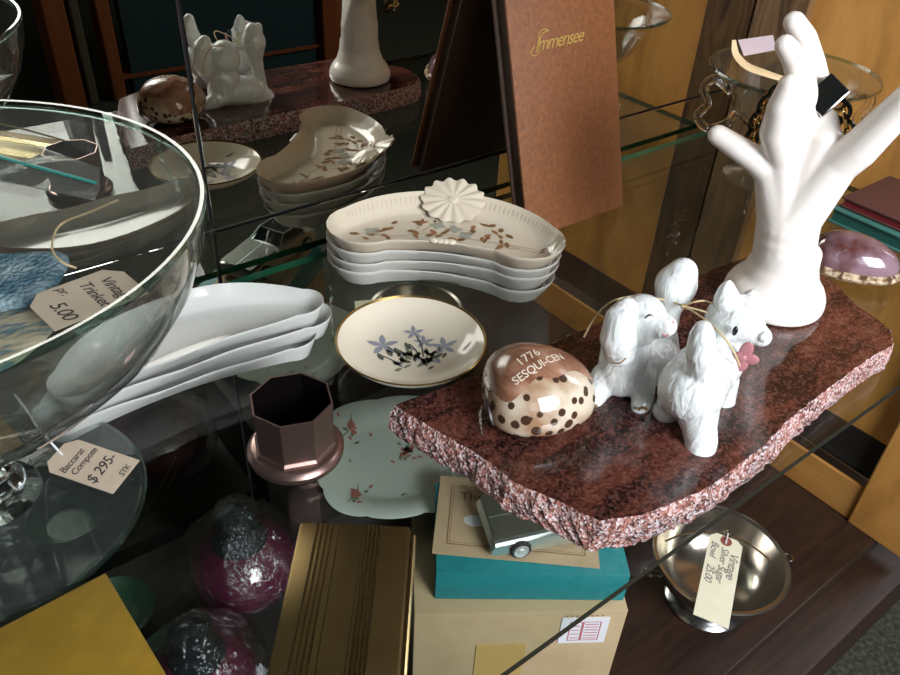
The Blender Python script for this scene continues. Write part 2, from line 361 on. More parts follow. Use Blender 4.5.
def leaf(bm, fn, x, y, a, L, W, mat=0):
    """a painted leaf or petal laid on a surface through fn(x, y)"""
    ca, sa = math.cos(a), math.sin(a); pts = []
    for (t, w) in ((0, 0), (.25, .75), (.5, 1), (.8, .6), (1, 0), (.8, -.6), (.5, -1), (.25, -.75)):
        u, v = t * L, w * W / 2; pts.append(bm.verts.new(fn(x + u * ca - v * sa, y + u * sa + v * ca)))
    bm.faces.new(pts).material_index = mat
def stroke(bm, fn, pts, wd, mat=0, n=6):
    P = spline([(p[0], p[1], 0) for p in pts], n); prev = None
    for i, p in enumerate(P):
        t = (P[min(i + 1, len(P) - 1)] - P[max(i - 1, 0)]).normalized(); q = Vector((-t.y, t.x, 0)) * wd / 2
        cur = (bm.verts.new(fn(p.x + q.x, p.y + q.y)), bm.verts.new(fn(p.x - q.x, p.y - q.y)))
        if prev: bm.faces.new((prev[0], prev[1], cur[1], cur[0])).material_index = mat
        prev = cur
def copy_tree(o, parent=None):
    c = o.copy(); COL.objects.link(c)
    if parent: c.parent = parent
    for ch in list(o.children): copy_tree(ch, c)
    return c
def frame(c, xdir, zdir=(0, 0, 1)):
    z = Vector(zdir).normalized(); x = Vector(xdir); x = (x - z * x.dot(z)).normalized(); y = z.cross(x)
    return Matrix(((x.x, y.x, z.x, c[0]), (x.y, y.y, z.y, c[1]), (x.z, y.z, z.z, c[2]), (0, 0, 0, 1)))

# ------------------------------------------------------------------ the setting
MY, WX, BZ = .491, .79, -.397
def struct(name, bm, mats, smooth=False, parent=None):
    o = build(name, bm, mats, parent, smooth)
    if not parent: o['kind'] = 'structure'
    return o
bm = bmesh.new(); box(bm, -3.2, 3.2, -3.2, .56, -.53, -.5); struct('floor', bm, 'carpet')
bm = bmesh.new(); box(bm, -3.2, 3.2, .51, .56, -.5, 2.0); struct('wall_back', bm, 'shop_dark')
bm = bmesh.new(); box(bm, -3.2, 3.2, -3.25, -3.2, -.5, 2.0); struct('wall_front', bm, 'shop_dark')
bm = bmesh.new(); box(bm, -3.2, 3.2, -3.2, .56, 2.0, 2.05); struct('ceiling', bm, 'shop_ceiling')
bm = bmesh.new(); box(bm, 3.2, 3.25, -3.2, .56, -.5, 2.0); struct('wall_shop_right', bm, 'shop_wall')
bm = bmesh.new(); box(bm, -3.25, -3.2, -3.2, .56, -.5, 2.0); struct('wall_shop_left', bm, 'shop_wall')
# cabinet floor board, its lower step and the plinth
bm = bmesh.new(); box(bm, -.8, WX + .02, .153, .51, BZ - .02, BZ, bev=.002); struct('trim_1', bm, 'dark_wood')
bm = bmesh.new(); box(bm, -.8, WX + .05, .108, .51, -.5, BZ - .02, bev=.003); struct('trim_2', bm, 'dark_wood')
# mirror tiles on the cabinet back
SX, SZ = .178, .038
for i, (a, b_) in enumerate(((-.75, SX), (SX, WX))):
    for j, (c, d) in enumerate(((BZ, SZ), (SZ, .9))):
        bm = bmesh.new(); box(bm, a + .0011, b_ - .0011, MY, MY + .004, c + .0011, d - .0011, bev=.0006)
        struct('wall_mirror_%d' % (i * 2 + j + 1), bm, 'mirror')
bm = bmesh.new(); box(bm, -.76, WX, MY + .004, .509, BZ, .9); struct('trim_3', bm, 'seam')
# right-hand wall of the cabinet: boards in a frame
bm = bmesh.new(); box(bm, WX + .012, WX + .03, .15, .509, BZ, .9); struct('wall_right', bm, 'pine')
bm = bmesh.new(); box(bm, WX, WX + .014, .432, .4905, BZ, .9, bev=.001); struct('trim_4', bm, 'knotty')
bm = bmesh.new(); box(bm, WX, WX + .014, .19, .431, BZ, -.343, bev=.002); struct('trim_5', bm, 'pine_rail')
bm = bmesh.new(); box(bm, WX - .004, WX + .014, .12, .189, BZ, .9, bev=.002); struct('trim_6', bm, 'pine')
bm = bmesh.new(); box(bm, WX + .009, WX + .0115, .19, .431, -.340, -.282); struct('wall_gap_shade', bm, 'black_wood_and_shade')  # flat black strip painting the shade of the gap below the panel
bm = bmesh.new(); box(bm, WX + .002, WX + .009, .19, .431, -.3425, -.330, bev=.001); struct('trim_8', bm, 'steel')

# things of the shop that the mirror shows
t = thing('cupboard', 'dark teal painted cupboard door in a red-brown wooden frame, seen in the mirror', 'cupboard', (0, -1.3, -.5))
bm = bmesh.new(); box(bm, .665, 1.25, -.04, 0, .0, 1.9); build('door', bm, 'shop_teal', t, False)
for x in (.60, 1.27):
    bm = bmesh.new(); box(bm, x, x + (.035 if x < 1 else .12), -.05, .02, 0, 1.9, bev=.004); build('post', bm, 'shop_brown', t, False)
bm = bmesh.new(); box(bm, .64, 1.27, -.05, .004, .05, .06); build('rail', bm, 'shop_brown', t, False)
t = thing('wooden_post', 'orange-brown wooden post standing left in the mirror', 'post', (.49, -1.3, -.5))
bm = bmesh.new(); box(bm, -.028, .028, -.05, .05, 0, 1.9, bev=.004); build('shaft', bm, 'shop_brown', t, False)
bm = bmesh.new(); box(bm, .045, .068, -.05, .02, 0, 1.9, bev=.004); build('olive_edge', bm, 'shop_olive', t, False)
# shop window with glazing bars in front of the daylight, far behind the camera
t = thing('glazing_grid', 'white glazing bars of the shop window mirrored in the glass', 'window', (-.75, -1.7, 1.22))
fm = (Vector((0, .4, 0)) - Vector((-.75, -1.75, 1.25))).normalized()
bm = bmesh.new(); Mg = frame((0, 0, 0), (1, 0, 0), -fm)
for x in (-.29, -.1, .1, .29): box(bm, x - .012, x + .012, -.42, .42, -.01, .01, M=Mg)
for y in (-.41, -.2, .0, .2, .41): box(bm, -.30, .30, y - .012, y + .012, -.01, .01, M=Mg)
build('bars', bm, 'string_white', t, False)

# ------------------------------------------------------------------ glass shelf
t = thing('glass_shelf', 'clear glass shelf with green back edge carrying the china and the granite slab', 'shelf', (0, 0, 0))
bm = bmesh.new(); fs = box(bm, -.75, .752, .127, .482, -.0055, 0)
for f in fs:
    c = f.calc_center_median()
    if c.y > .48: f.material_index = 1
    elif c.y < .13 : f.material_index = 2
    elif abs(c.z + .00275) < .001: f.material_index = 1
build('pane', bm, ['shelf_glass', 'shelf_edge', 'shelf_edge_front'], t, False)

# ------------------------------------------------------------------ granite slab
topz = .021
tp = [(395, 405), (420, 420), (447, 437), (470, 449), (495, 466), (511, 480), (528, 489), (555, 499), (579, 512), (600, 521), (620, 518), (643, 514), (672, 504), (700, 491), (722, 478), (742, 462), (766, 443), (790, 418), (812, 401), (828, 389), (842, 378), (864, 362), (880, 352), (893, 346), (890, 330), (876, 318), (857, 306), (842, 290), (828, 277), (805, 266), (778, 258), (750, 256), (720, 267), (691, 279), (640, 303), (590, 327), (520, 357), (455, 384)]
T = [at(u, v, topz) for u, v in tp]; cen = sum(T, Vector()) / len(T)
bm = bmesh.new()
dense = []
for i in range(len(T)):
    a, b_ = T[i], T[(i + 1) % len(T)]; n = max(1, int((b_ - a).length / .0035))
    for k in range(n): dense.append(a.lerp(b_, k / n) + Vector((random.uniform(-1, 1), random.uniform(-1, 1), 0)) * .0005)
rings = [[bm.verts.new(p) for p in dense]]
for z, o_, j in ((.0195, .0012, .0008), (.015, .0030, .0014), (.010, .0036, .0016), (.005, .0034, .0016), (.0005, .0026, .001)):
    ring = []
    for p in dense:
        d = (p - cen); d.z = 0; d.normalize()
        q = p + d * (o_ + random.uniform(-j, j)); q.z = z + random.uniform(-.0008, .0008) * (z > .001); ring.append(bm.verts.new(q))
    rings.append(ring)
bm.faces.new(rings[0]).material_index = 0
for A, B in zip(rings, rings[1:]):
    for i in range(len(A)):
        j = (i + 1) % len(A); bm.faces.new((A[i], B[i], B[j], A[j])).material_index = 1
bm.faces.new(rings[-1][::-1]).material_index = 1
bmesh.ops.recalc_face_normals(bm, faces=bm.faces)
o = build('granite_slab', bm, ['granite', 'granite_rough'], None, False)
tag(o, 'polished dark red granite slab with rough broken edges on the glass shelf', 'stone slab')

# ------------------------------------------------------------------ crescent bone dishes
def crescent(name, label, group, loc, rz, Rc, th, wid, mat, decor=False, wav=0, hs=1):
    t = thing(name, label, 'dish', loc, rz, group)
    th = math.radians(th); NA, NC = 26, 10; sl = math.pi
    def wdt(s): return wid * (1 - (.52 if wav else .27) * abs(s) ** 2.2)
    ctr = lambda a: Vector((Rc * math.sin(a), Rc * math.cos(a) - Rc + .022, 0))
    med, off = [], []
    for i in range(NA + 1):
        s = -1 + 2 * i / NA; a = s * th; med.append(ctr(a)); off.append(Vector((math.sin(a), math.cos(a), 0)) * wdt(s))
    for i in range(1, NC):
        g = PI * i / NC; a = th; nn = Vector((math.sin(a), math.cos(a), 0)); tt = Vector((math.cos(a), -math.sin(a), 0))
        med.append(ctr(a)); off.append((nn * math.cos(g) + tt * math.sin(g)) * wdt(1))
    for i in range(NA + 1):
        s = 1 - 2 * i / NA; a = s * th; med.append(ctr(a)); off.append(-Vector((math.sin(a), math.cos(a), 0)) * wdt(s))
    for i in range(1, NC):
        g = PI * i / NC; a = -th; nn = Vector((math.sin(a), math.cos(a), 0)); tt = Vector((-math.cos(a), math.sin(a), 0))
        med.append(ctr(a)); off.append((-nn * math.cos(g) + tt * math.sin(g)) * wdt(1))
    prof = [(f_, z_ * hs) for f_, z_ in [(.0, .0022), (.35, .0022), (.62, .0024), (.70, .0036), (.80, .0070), (.90, .0112), (.98, .0148), (1.0, .0156), (1.006, .0149), (.95, .0118), (.88, .0082), (.79, .0040), (.70, .0), (.62, .0), (.6, .0008), (0, .0008)]]
    bm = bmesh.new(); N = len(med); rings = []
    for f, z in prof:
        rings.append([bm.verts.new(med[i] + off[i] * f + Vector((0, 0, z * (1 + (wav * math.sin(i * .45) if f > .9 else 0))))) for i in range(N)])
    for A, B in zip(rings, rings[1:]):
        for i in range(N):
            j = (i + 1) % N
            bm.faces.new((A[i], B[i], B[j], A[j]))
    bmesh.ops.remove_doubles(bm, verts=bm.verts, dist=1e-6)
    bmesh.ops.recalc_face_normals(bm, faces=bm.faces)
    def hz(f):
        f = abs(f)
        for (a, z1), (b_, z2) in zip(prof, prof[1:8]):
            if f <= b_: return z1 + (z2 - z1) * (f - a) / max(b_ - a, 1e-6)
        return .0156
    def fn(s, q):      # s along the crescent in metres, q across in metres
        a = s / Rc; sn = a / th; c = ctr(a); nn = Vector((math.sin(a), math.cos(a), 0))
        return c + nn * q + Vector((0, 0, hz(q / wdt(sn)) + .00035))
    if decor:
        L = Rc * th
        stroke(bm, fn, [(-L * .95, .004), (-.04, -.006), (-.01, -.004), (.02, -.007), (L * .9, .003)], .0005, 3)
        random.seed(3)
        for k, (x, y) in enumerate([(-.066, .004), (-.052, -.002), (-.044, .005), (-.030, -.004), (-.020, .005), (-.012, -.008), (.0, .000), (.008, -.009), (.019, .002), (.030, -.004), (.038, .006), (.046, -.002), (.030, .009)]):
            for q in range(3 + k % 2):
                leaf(bm, fn, x * .95 + random.uniform(-.003, .003), y * 1.3 + .003 + random.uniform(-.004, .004), random.uniform(.2, 6), random.uniform(.006, .0095), random.uniform(.003, .0046), 1 + (k + q) % 2)
        for (x, y) in ((-.055, .008), (.004, .004), (.014, -.003), (-.008, .008)):
            for q in range(4): leaf(bm, fn, x, y, q * 1.6 + x * 50, .0065, .005, 4)
        for (a, b_) in (((-.028, -.003), (-.018, .013)), ((.05, -.003), (.07, .01)), ((-.02, -.002), (-.01, .012)), ((.046, .0), (.068, .013))):
            stroke(bm, fn, [a, ((a[0] + b_[0]) / 2 + .001, (a[1] + b_[1]) / 2), b_], .0005, 3)
            leaf(bm, fn, b_[0], b_[1], 1.6, .005, .0018, 1)
        for k in range(46):                                   # embossed dashes round the far rim
            s = (-1 + 2 * k / 45) * L
            if abs(s) > .018: stroke(bm, fn, [(s, wdt(s / L) * .83), (s, wdt(s / L) * .93)], .0006, 5, 2)
    body = build('bowl', bm, [mat, 'leaf_brown', 'leaf_rust', 'stem_brown', 'petal_blue', 'relief'], t, 50)
    if decor:                                                 # moulded shell at the far rim and lug at the near rim
        bm = bmesh.new(); c = ctr(0) + Vector((0, wid * .77, .0128)); NS = 112; tilt = Matrix.Rotation(.50, 4, 'X')
        rr = []
        for f, z in ((0, .0028), (.12, .0030), (.16, .0018), (.3, .0022), (.65, .0018), (1.0, .0006), (1.0, -.0008), (.5, -.0008), (0, -.0008)):
            rr.append([bm.verts.new(tilt @ Vector((math.cos(2 * PI * i / NS) * .0245 * f * (1 + .05 * math.cos(14 * 2 * PI * i / NS)), math.sin(2 * PI * i / NS) * .0200 * f * (1 + .05 * math.cos(14 * 2 * PI * i / NS)), z + (.0007 * f * math.cos(14 * 2 * PI * i / NS) if z > 0 and f > .2 else 0))) + c) for i in range(NS)])
        for A, B in zip(rr, rr[1:]):
            for i in range(NS): bm.faces.new((A[i], A[(i + 1) % NS], B[(i + 1) % NS], B[i]))
        build('moulded_shell', bm, mat, t, 60, 1e-6)
        bm = bmesh.new(); c = ctr(0) + Vector((0, -wid * .98, .0156))
        for dx in (-.006, -.002, .002, .006): ball(bm, c + Vector((dx, 0, 0)), (.004, .0028, .0022))
        build('moulded_lug', bm, mat, t, True)
    return t
ang = math.atan2(-.69, .72)
words = ['topmost of its stack, painted with brown leaf sprays', 'second from the top under the leaf-painted one', 'third from the top', 'at the very bottom resting on the glass shelf']
for k in range(4):
    i = 3 - k
    c = Vector((.3135, .3985, 0.0003 + k * .0092))
    o = crescent('bone_dish', 'cream crescent dish of the middle stack, ' + words[i], 'crescent dishes stacked in front of the book', c + Vector((.001 * (k % 2), -.001 * k, 0)), ang + (-.03, .02, -.01, .0)[k], 0.085, 43, .040 - .0006 * (3 - k), 'china_beige' if i == 0 else 'china', decor=(i == 0))
words = ['topmost of its stack', 'between the other two of its stack', 'lowest of its stack, touching the glass']
for k in range(3):
    i = 2 - k
    crescent('bone_dish', 'plain white crescent dish by the glass compote, ' + words[i], 'plain white crescent dishes by the compote', (.122 - .013 * (i == 2) + .002 * (i == 1), .3905 - .004 * i, .0003 + k * .0072), (.00, -.03, -.05)[i], .13, 33, .032, 'china_white', wav=.05, hs=.9)

# ------------------------------------------------------------------ small round dish
t = thing('trinket_dish', 'small round cream dish with gold rim and blue-grey flowers painted inside', 'dish', (.2395, .3315, .0003))
bm = bmesh.new()
pr = [(0, .004), (.02, .004), (.028, .0048), (.036, .0078), (.043, .012), (.0478, .0165), (.0486, .0168), (.0484, .0158), (.044, .0105), (.036, .0055), (.029, .002), (.026, 0), (.024, 0), (.0235, .0015), (0, .0015)]
lathe(bm, pr, 72)
rim0 = bmesh.new()
def dz(r):
    for (a, z1), (b_, z2) in zip(pr, pr[1:7]):
        if r <= b_: return z1 + (z2 - z1) * (r - a) / (b_ - a)
    return .017
Mr = Matrix.Rotation(-.50, 4, 'Z')
def fn(x, y):
    p = Mr @ Vector((x * 1.25, y * 1.25 - .002, 0)); r = math.hypot(p.x, p.y); return Vector((p.x, p.y, dz(r) + .0003))
random.seed(5)
for k in range(44):
    x = random.gauss(.004, .008); y = -.006 + random.gauss(0, .0035) + x * .15
    leaf(bm, fn, x, y, random.uniform(.3, 2.6), random.uniform(.004, .008), random.uniform(.0016, .0028), random.choice((3, 4, 4, 3, 2)))
for (x0, y0, x1, y1) in ((-.004, -.006, -.012, .008), (.004, -.004, .0, .009), (.006, -.003, .0045, .0165), (.008, -.002, .018, .005), (-.008, -.008, -.015, .0)):
    stroke(bm, fn, [(x0, y0), ((x0 + x1) / 2 + .001, (y0 + y1) / 2), (x1, y1)], .0008, 4)
for (cx, cy, s) in ((-.014, .009, .009), (.0035, .0185, .006), (.018, .005, .008), (.008, .010, .006)):
    for q in range(5): leaf(bm, fn, cx, cy, q * 1.257 + .3, s, s * .4, 2)
for (cx, cy) in ((-.015, 0), (-.006, .004), (0, .008), (-.010, .003)): leaf(bm, fn, cx, cy - .004, 1.9, .007, .003, 4)
build('dish_body', bm, ['china_cream', 'gilt', 'flower_blue', 'leaf_green', 'leaf_dark'], t, 50)
bm = bmesh.new(); lathe(bm, [(.0472, .0160), (.0482, .0172), (.0490, .0166), (.0482, .0156)], 72, close=True); build('gilt_rim', bm, 'gilt', t)

# ------------------------------------------------------------------ book leaning on the mirror
bz0 = Vector((.411, .406, 0)); 
t = thing('book', 'upright tan leather book with gold script title leaning on the mirror', 'book', bz0)
H_, W_, D_ = .215, .114, .017
lean = math.atan2(.064, H_)
M = Matrix.Rotation(-lean, 4, 'X')
bm = bmesh.new(); box(bm, 0, W_, 0, .0028, 0, H_, bev=.0008, M=M); build('front_cover', bm, 'leather', t, 30)
bm = bmesh.new(); box(bm, 0, W_, D_ - .0028, D_, 0, H_, bev=.0008, M=M); build('back_cover', bm, 'leather_dark', t, 30)
bm = bmesh.new(); box(bm, .003, W_ - .002, .0028, D_ - .0028, .003, H_ - .003, M=M); build('page_block', bm, 'leather_dark', t, False)
bm = bmesh.new(); box(bm, W_ - .001, W_ + .0025, .0006, D_ - .0006, 0, H_, bev=.001, M=M); build('spine', bm, 'leather', t, 30)
bm = bmesh.new(); zt = .152
def fnb(x, y): return M @ Vector((x, -.0003, y))
join_text(bm, 'Immensee', .0150, lambda x, y: fnb(.024 + x, zt - .007 + y + x * .02), 0, shear=.45, spacing=.84, bold=.0)
# flourish of the capital and under the word
stroke(bm, fnb, [(.024, zt - .003), (.020, zt - .007), (.024, zt - .010), (.028, zt - .007), (.032, zt + .004), (.040, zt + .0065)], .0007)
stroke(bm, fnb, [(.028, zt + .003), (.034, zt + .008), (.041, zt + .0065)], .0007)
build('title', bm, 'gold_ink', t, False)

# ------------------------------------------------------------------ books by the right wall
def flatbook(name, label, x0, x1, y0, y1, z0, z1, cov, edge):
    t = thing(name, label, 'book', (x0, y0, z0), 0); X, Y, Z = x1 - x0, y1 - y0, z1 - z0
    for nm, a, b_ in (('bottom_cover', 0, .002), ('top_cover', Z - .002, Z)):
        bm = bmesh.new(); box(bm, 0, X, 0, Y, a, b_, bev=.0006); build(nm, bm, cov, t, 30)
    bm = bmesh.new(); box(bm, .002, X - .002, .002, Y - .002, .002, Z - .002); build('page_block', bm, edge, t, False)
flatbook('book', 'teal hardback book lying flat beside the violet cowrie, under the maroon one', .662, .748, .12, .285, .0003, .014, 'teal_light', 'teal_book')
flatbook('book', 'maroon hardback book with red edges lying flat at the right edge on the teal book', .668, .750, .12, .282, .0145, .024, 'maroon', 'red_edge')

# ------------------------------------------------------------------ porcelain hand
hc = Vector((.4715, .2205, topz)); hn = (.91, .41, 0)
t = thing('hand_ring_holder', 'tall white porcelain display hand standing on the granite slab', 'ring holder', hc)
hp = lambda u, v, b=0: onp(u, v, hc, hn, b) - hc
bm = bmesh.new()
lathe(bm, [(0, 0.0004), (.0335, .0004), (.0345, .004), (.0340, .010), (.031, .016), (.026, .022), (.0225, .032), (.021, .045), (0, .045)], 48)
limb(bm, [(Vector((0, 0, .035)), .0215), (hp(784, 250), .0206), (hp(788, 225), .0206)])
wr = hp(788, 222)
for (u, v, b, r) in ((771, 172, -.002, .0105), (786, 160, 0, .0125), (803, 148, .004, .012), (824, 142, .004, .012), (838, 165, -.002, .0125)):
    limb(bm, [(wr, .0198), (hp(u, v, b), r)])
limb(bm, [(hp(771, 172, -.002), .0105), (hp(756, 160, -.004), .0090), (hp(738, 148, -.005), .0080), (hp(718, 135, -.004), .0068)])
limb(bm, [(hp(786, 160), .0125), (hp(778, 132, -.008), .0112), (hp(782, 108, -.014), .0092), (hp(790, 86, -.014), .0072)])
limb(bm, [(hp(803, 148, .004), .012), (hp(804, 110, .008), .0098), (hp(801, 80, .006), .0088), (hp(795, 60, .003), .0076), (hp(785, 45, .001), .0064)])
limb(bm, [(hp(824, 142, .004), .011), (hp(820, 105, .024), .0092), (hp(812, 65, .028), .0084), (hp(804, 38, .028), .0078), (hp(794, 22, .027), .0068)])
limb(bm, [(hp(838, 165, -.002), .0125), (hp(858, 150, -.004), .0120), (hp(880, 128, -.006), .0108), (hp(905, 104, -.008), .0098), (hp(932, 76, -.008), .0082)])
fuse('hand', bm, 'hand_china', t, .0009, 30)

# ------------------------------------------------------------------ chain bracelet with watch case hung on the fingers
t = thing('bracelet_watch', 'gold and black chain bracelet with square watch hung on the porcelain fingers', 'watch', hc)
loop = [hp(u, v, b) for u, v, b in ((752, 158, .026), (752, 135, .030), (761, 112, .034), (775, 92, .036), (796, 80, .036), (815, 82, .022), (836, 100, .016), (846, 124, .018), (842, 146, .026), (826, 158, .034), (800, 164, .036), (776, 166, .034))]
LP = spline(loop + [loop[0]], 5)[:-1]
lk = []
for k in range(0, len(LP), 2):
    p = LP[k]; q = LP[(k + 1) % len(LP)]; d = (q - p).normalized(); up = Vector((0, 0, 1)); 
    M = frame(p, d, Matrix.Rotation((k // 2 % 2) * 1.2 + .5, 3, d) @ d.orthogonal())
    bm = bmesh.new(); ring = [M @ Vector((math.cos(a) * .0066, math.sin(a) * .0048, 0)) for a in [2 * PI * i / 16 for i in range(16)]]
    tube(bm, ring, .0014, 8, closed=True)
    build('link', bm, 'gold' if (k // 2) % 2 else 'gunmetal', t)
c = hp(826, 96, .010); M = frame(c, (.41, -.91, -.35), (-.72, -.42, .50))
M = M @ Matrix.Rotation(-.25, 4, 'Z')
bm = bmesh.new(); box(bm, -.0085, .0085, -.0105, .0105, -.0070, .0035, bev=.001, M=M); build('watch_case', bm, 'steel', t, 30)
bm = bmesh.new(); box(bm, -.0073, .0073, -.0093, .0093, .0034, .0040, M=M); build('watch_face', bm, 'gunmetal', t, False)
bm = bmesh.new()
for a in (.6, 2.2): box(bm, -.0003, .0003, 0, .004, .0041, .0043, M=M @ Matrix.Rotation(a, 4, 'Z'))
build('watch_hand', bm, 'gold', t, False)

# ------------------------------------------------------------------ handled glass compote behind the hand
def handled(loc, label, rz):
    t = thing('handled_compote', label, 'compote', loc, rz)
    bm = bmesh.new()
    lathe(bm, [(0, .0005), (.036, .0005), (.0375, .003), (.034, .006), (.018, .010), (.0085, .018), (.0075, .028), (.011, .034), (.0075, .040), (.013, .046), (.034, .056), (.046, .070), (.052, .086), (.062, .098), (.074, .104), (.0742, .1055), (.061, .1005), (.0495, .087), (.0435, .072), (.032, .059), (.012, .0505), (0, .050)], 56)
    build('bowl', bm, 'compote_glass', t)
    bm = bmesh.new(); lathe(bm, [(.0728, .1035), (.0742, .1062), (.0752, .1045), (.0742, .1030)], 80, close=True); build('rim', bm, 'bowl_rim', t)
    for s in (-1, 1):
        bm = bmesh.new()
        tube(bm, spline([(s * .050, 0, .082), (s * .066, 0, .092), (s * .0745, 0, .083), (s * .068, 0, .068), (s * .074, 0, .056), (s * .062, 0, .045), (s * .046, 0, .052), (s * .040, 0, .063)], 6), .0042, 10)
        build('handle', bm, 'glass', t)
    return t
handled((.688, .372, .0003), 'clear glass compote with looped handles behind the porcelain hand', 2.35)
cc = Vector((.688, .372, 0))
t = thing('paper_slip', 'small pale pink paper slip standing in the handled glass compote', 'paper', cc + Vector((0, 0, .1)))
bm = bmesh.new(); a, b_, c, d = [onp(u, v, cc + Vector((-.02, .01, 0)), (.91, .41, 0)) - cc - Vector((0, 0, .1)) for u, v in ((738, 40), (773, 35), (776, 50), (744, 56))]
fr_ = [bm.verts.new(p) for p in (a, b_, c, d)]; f = bm.faces.new(fr_); r = bmesh.ops.extrude_face_region(bm, geom=[f])
for v in [g for g in r['geom'] if isinstance(g, bmesh.types.BMVert)]: v.co += Vector((.0004, .0002, 0))
build('sheet', bm, 'paper_pink', t, False)
t = thing('ribbon', 'curled tan paper ribbon lying in the handled glass compote', 'ribbon', cc + Vector((0, 0, .075)))
bm = bmesh.new(); pp = [onp(u, v, cc + Vector((-.018, .008, 0)), (.91, .41, 0), b) - cc - Vector((0, 0, .075)) for u, v, b in ((734, 40, 0), (736, 54, -.004), (747, 66, -.008), (765, 73, -.006), (785, 79, 0), (805, 82, .01))]
tube(bm, spline(pp, 5), lambda s: .0048 * (.3 + .7 * math.sin(PI * min(1, s * .9 + .08))), 8, flat=.25); build('strip', bm, 'paper_tan', t)

# ------------------------------------------------------------------ cowries
def shell_mesh(L, W, H, n=40, m_=28, flat=.32):
    bm = bmesh.new(); rings = []
    for i in range(m_ + 1):
        u = PI * i / m_; x = -math.cos(u) * L / 2; s = math.sin(u) ** .72; k = 1 + .16 * math.cos(u)
        rings.append([])
        for j in range(n):
            a = 2 * PI * j / n; y = math.cos(a) * W / 2 * s * k; z = math.sin(a) * H * s * k * (.72 if math.sin(a) > 0 else flat)
            rings[-1].append(bm.verts.new((x, y, z)))
    for A, B in zip(rings, rings[1:]):
        for j in range(n): bm.faces.new((A[j], A[(j + 1) % n], B[(j + 1) % n], B[j]))
    bmesh.ops.remove_doubles(bm, verts=bm.verts, dist=1e-5)
    bmesh.ops.recalc_face_normals(bm, faces=bm.faces); return bm
def sh_pt(L, W, H, u, a, out=0, flat=.32):
    s = math.sin(u) ** .72; k = 1 + .16 * math.cos(u)
    return Vector((-math.cos(u) * L / 2, math.cos(a) * (W / 2 + out) * s * k, math.sin(a) * (H + out) * s * k * (.72 if math.sin(a) > 0 else flat)))
c0 = at(538, 396, topz + .012)
CL, CW, CH = .063, .061, .038
t = thing('tiger_cowrie', 'spotted tiger cowrie shell with engraved brown top on the granite slab', 'shell', (c0.x, c0.y, topz + .0125), math.atan2(-.055, .036) + .45)
build('shell', shell_mesh(CL, CW, CH), 'cowrie_tiger', t)
# carved brown cap following the back of the shell
bm = bmesh.new(); NU, NV = 60, 36; g = []
for i in range(NU + 1):
    u = .42 + (2.78 - .42) * i / NU; row = []
    for j in range(NV + 1):
        lo = .10; q_ = i / NU; hi = 2.18 + .08 * math.sin(q_ * 15) - .40 * q_ + (.34 * math.sin(PI * q_ / .42) if q_ < .42 else 0)
        a = lo + (hi - lo) * j / NV; e = min(i, NU - i, j, NV - j)
        row.append(bm.verts.new(sh_pt(CL, CW, CH, u, a, .0002 + .0011 * min(1, e / 3))))
    g.append(row)
for i in range(NU):
    for j in range(NV): bm.faces.new((g[i][j], g[i + 1][j], g[i + 1][j + 1], g[i][j + 1]))
bmesh.ops.recalc_face_normals(bm, faces=bm.faces)
build('engraved_cap', bm, 'carved', t)
bm = bmesh.new()
def fnc(x, y):   # writing on the cap: x along the shell, y up over the back
    u = math.acos(max(-.98, min(.98, -x / (CL / 2)))); return sh_pt(CL, CW, CH, u, 1.93 - y / (CW * .45), .0017)
RT = Matrix.Rotation(.50, 2)
def ft(x0, y0):
    def f(x, y): q = RT @ Vector((x0 + x, y0 + y)); return fnc(q.x, q.y)
    return f
join_text(bm, '1776', .0070, ft(-.011, .0100), 0, spacing=1.1, bold=.00008)
join_text(bm, 'SESQUI-CEN', .0063, ft(-.019, .0030), 0, spacing=1.0, bold=.00008)
build('engraving', bm, 'engraved', t, False)
bm = bmesh.new(); P = [sh_pt(CL, CW, CH, .10 + .5 * k / 8, 2.1 + .25 * k, .0004) for k in range(9)]
tube(bm, P, lambda s: .0012 * (.3 + math.sin(PI * s)), 6); build('lip_groove', bm, 'shell_slit', t)

c1 = at(853, 262, .012)
t = thing('violet_cowrie', 'glossy violet and brown cowrie shell behind the slab at the right', 'shell', (c1.x, c1.y, .0110), math.atan2(-.92, .38) + .1)
build('shell', shell_mesh(.066, .044, .034), 'cowrie_violet', t)
bm = bmesh.new(); P = [sh_pt(.066, .044, .034, u, a, .0004) for u, a in [(.25 + 2.6 * k / 24, -.12) for k in range(25)] + [(2.85 - 2.6 * k / 24, PI + .12) for k in range(25)]]
tube(bm, P, .0036, 8, closed=True); build('spotted_margin', bm, 'cowrie_rim', t)

# ------------------------------------------------------------------ china dogs
vn = (.85, .53, 0)
ca = Vector((.312, .212, topz)); qa = lambda u, v, b=0: onp(u, v, ca, vn, b) - ca
tA = thing('dog_figurine', 'white china spaniel figurine with long ear and raised tail, sitting left of the pair', 'figurine', ca)
bm = bmesh.new()
limb(bm, [(qa(622, 372, .000), .0150), (qa(626, 350, .004), .0150), (qa(634, 330, .006), .0115)])       # chest and neck
limb(bm, [(qa(626, 368, .004), .015), (qa(652, 360, .026), .0165), (qa(664, 372, .034), .0165)])          # back and rump
limb(bm, [(qa(606, 378, -.004), .0095), (qa(597, 392, -.012), .0074), (qa(592, 401, -.017), .0066)])
limb(bm, [(qa(592, 402, -.017), .0062), (qa(588, 405, -.020), .0055)])
limb(bm, [(qa(640, 378, .0), .0095), (qa(643, 392, -.006), .0070), (qa(642, 402, -.010), .0064)])
limb(bm, [(qa(642, 404, -.010), .006), (qa(639, 407, -.013), .0053)])
limb(bm, [(qa(664, 380, .034), .014), (qa(668, 392, .036), .009)])
limb(bm, [(qa(634, 322, .006), .0155), (qa(642, 318, .006), .0140)])                                     # skull
limb(bm, [(qa(648, 321, .004), .0098), (qa(660, 325, .002), .0080), (qa(666, 326, .001), .0064)])
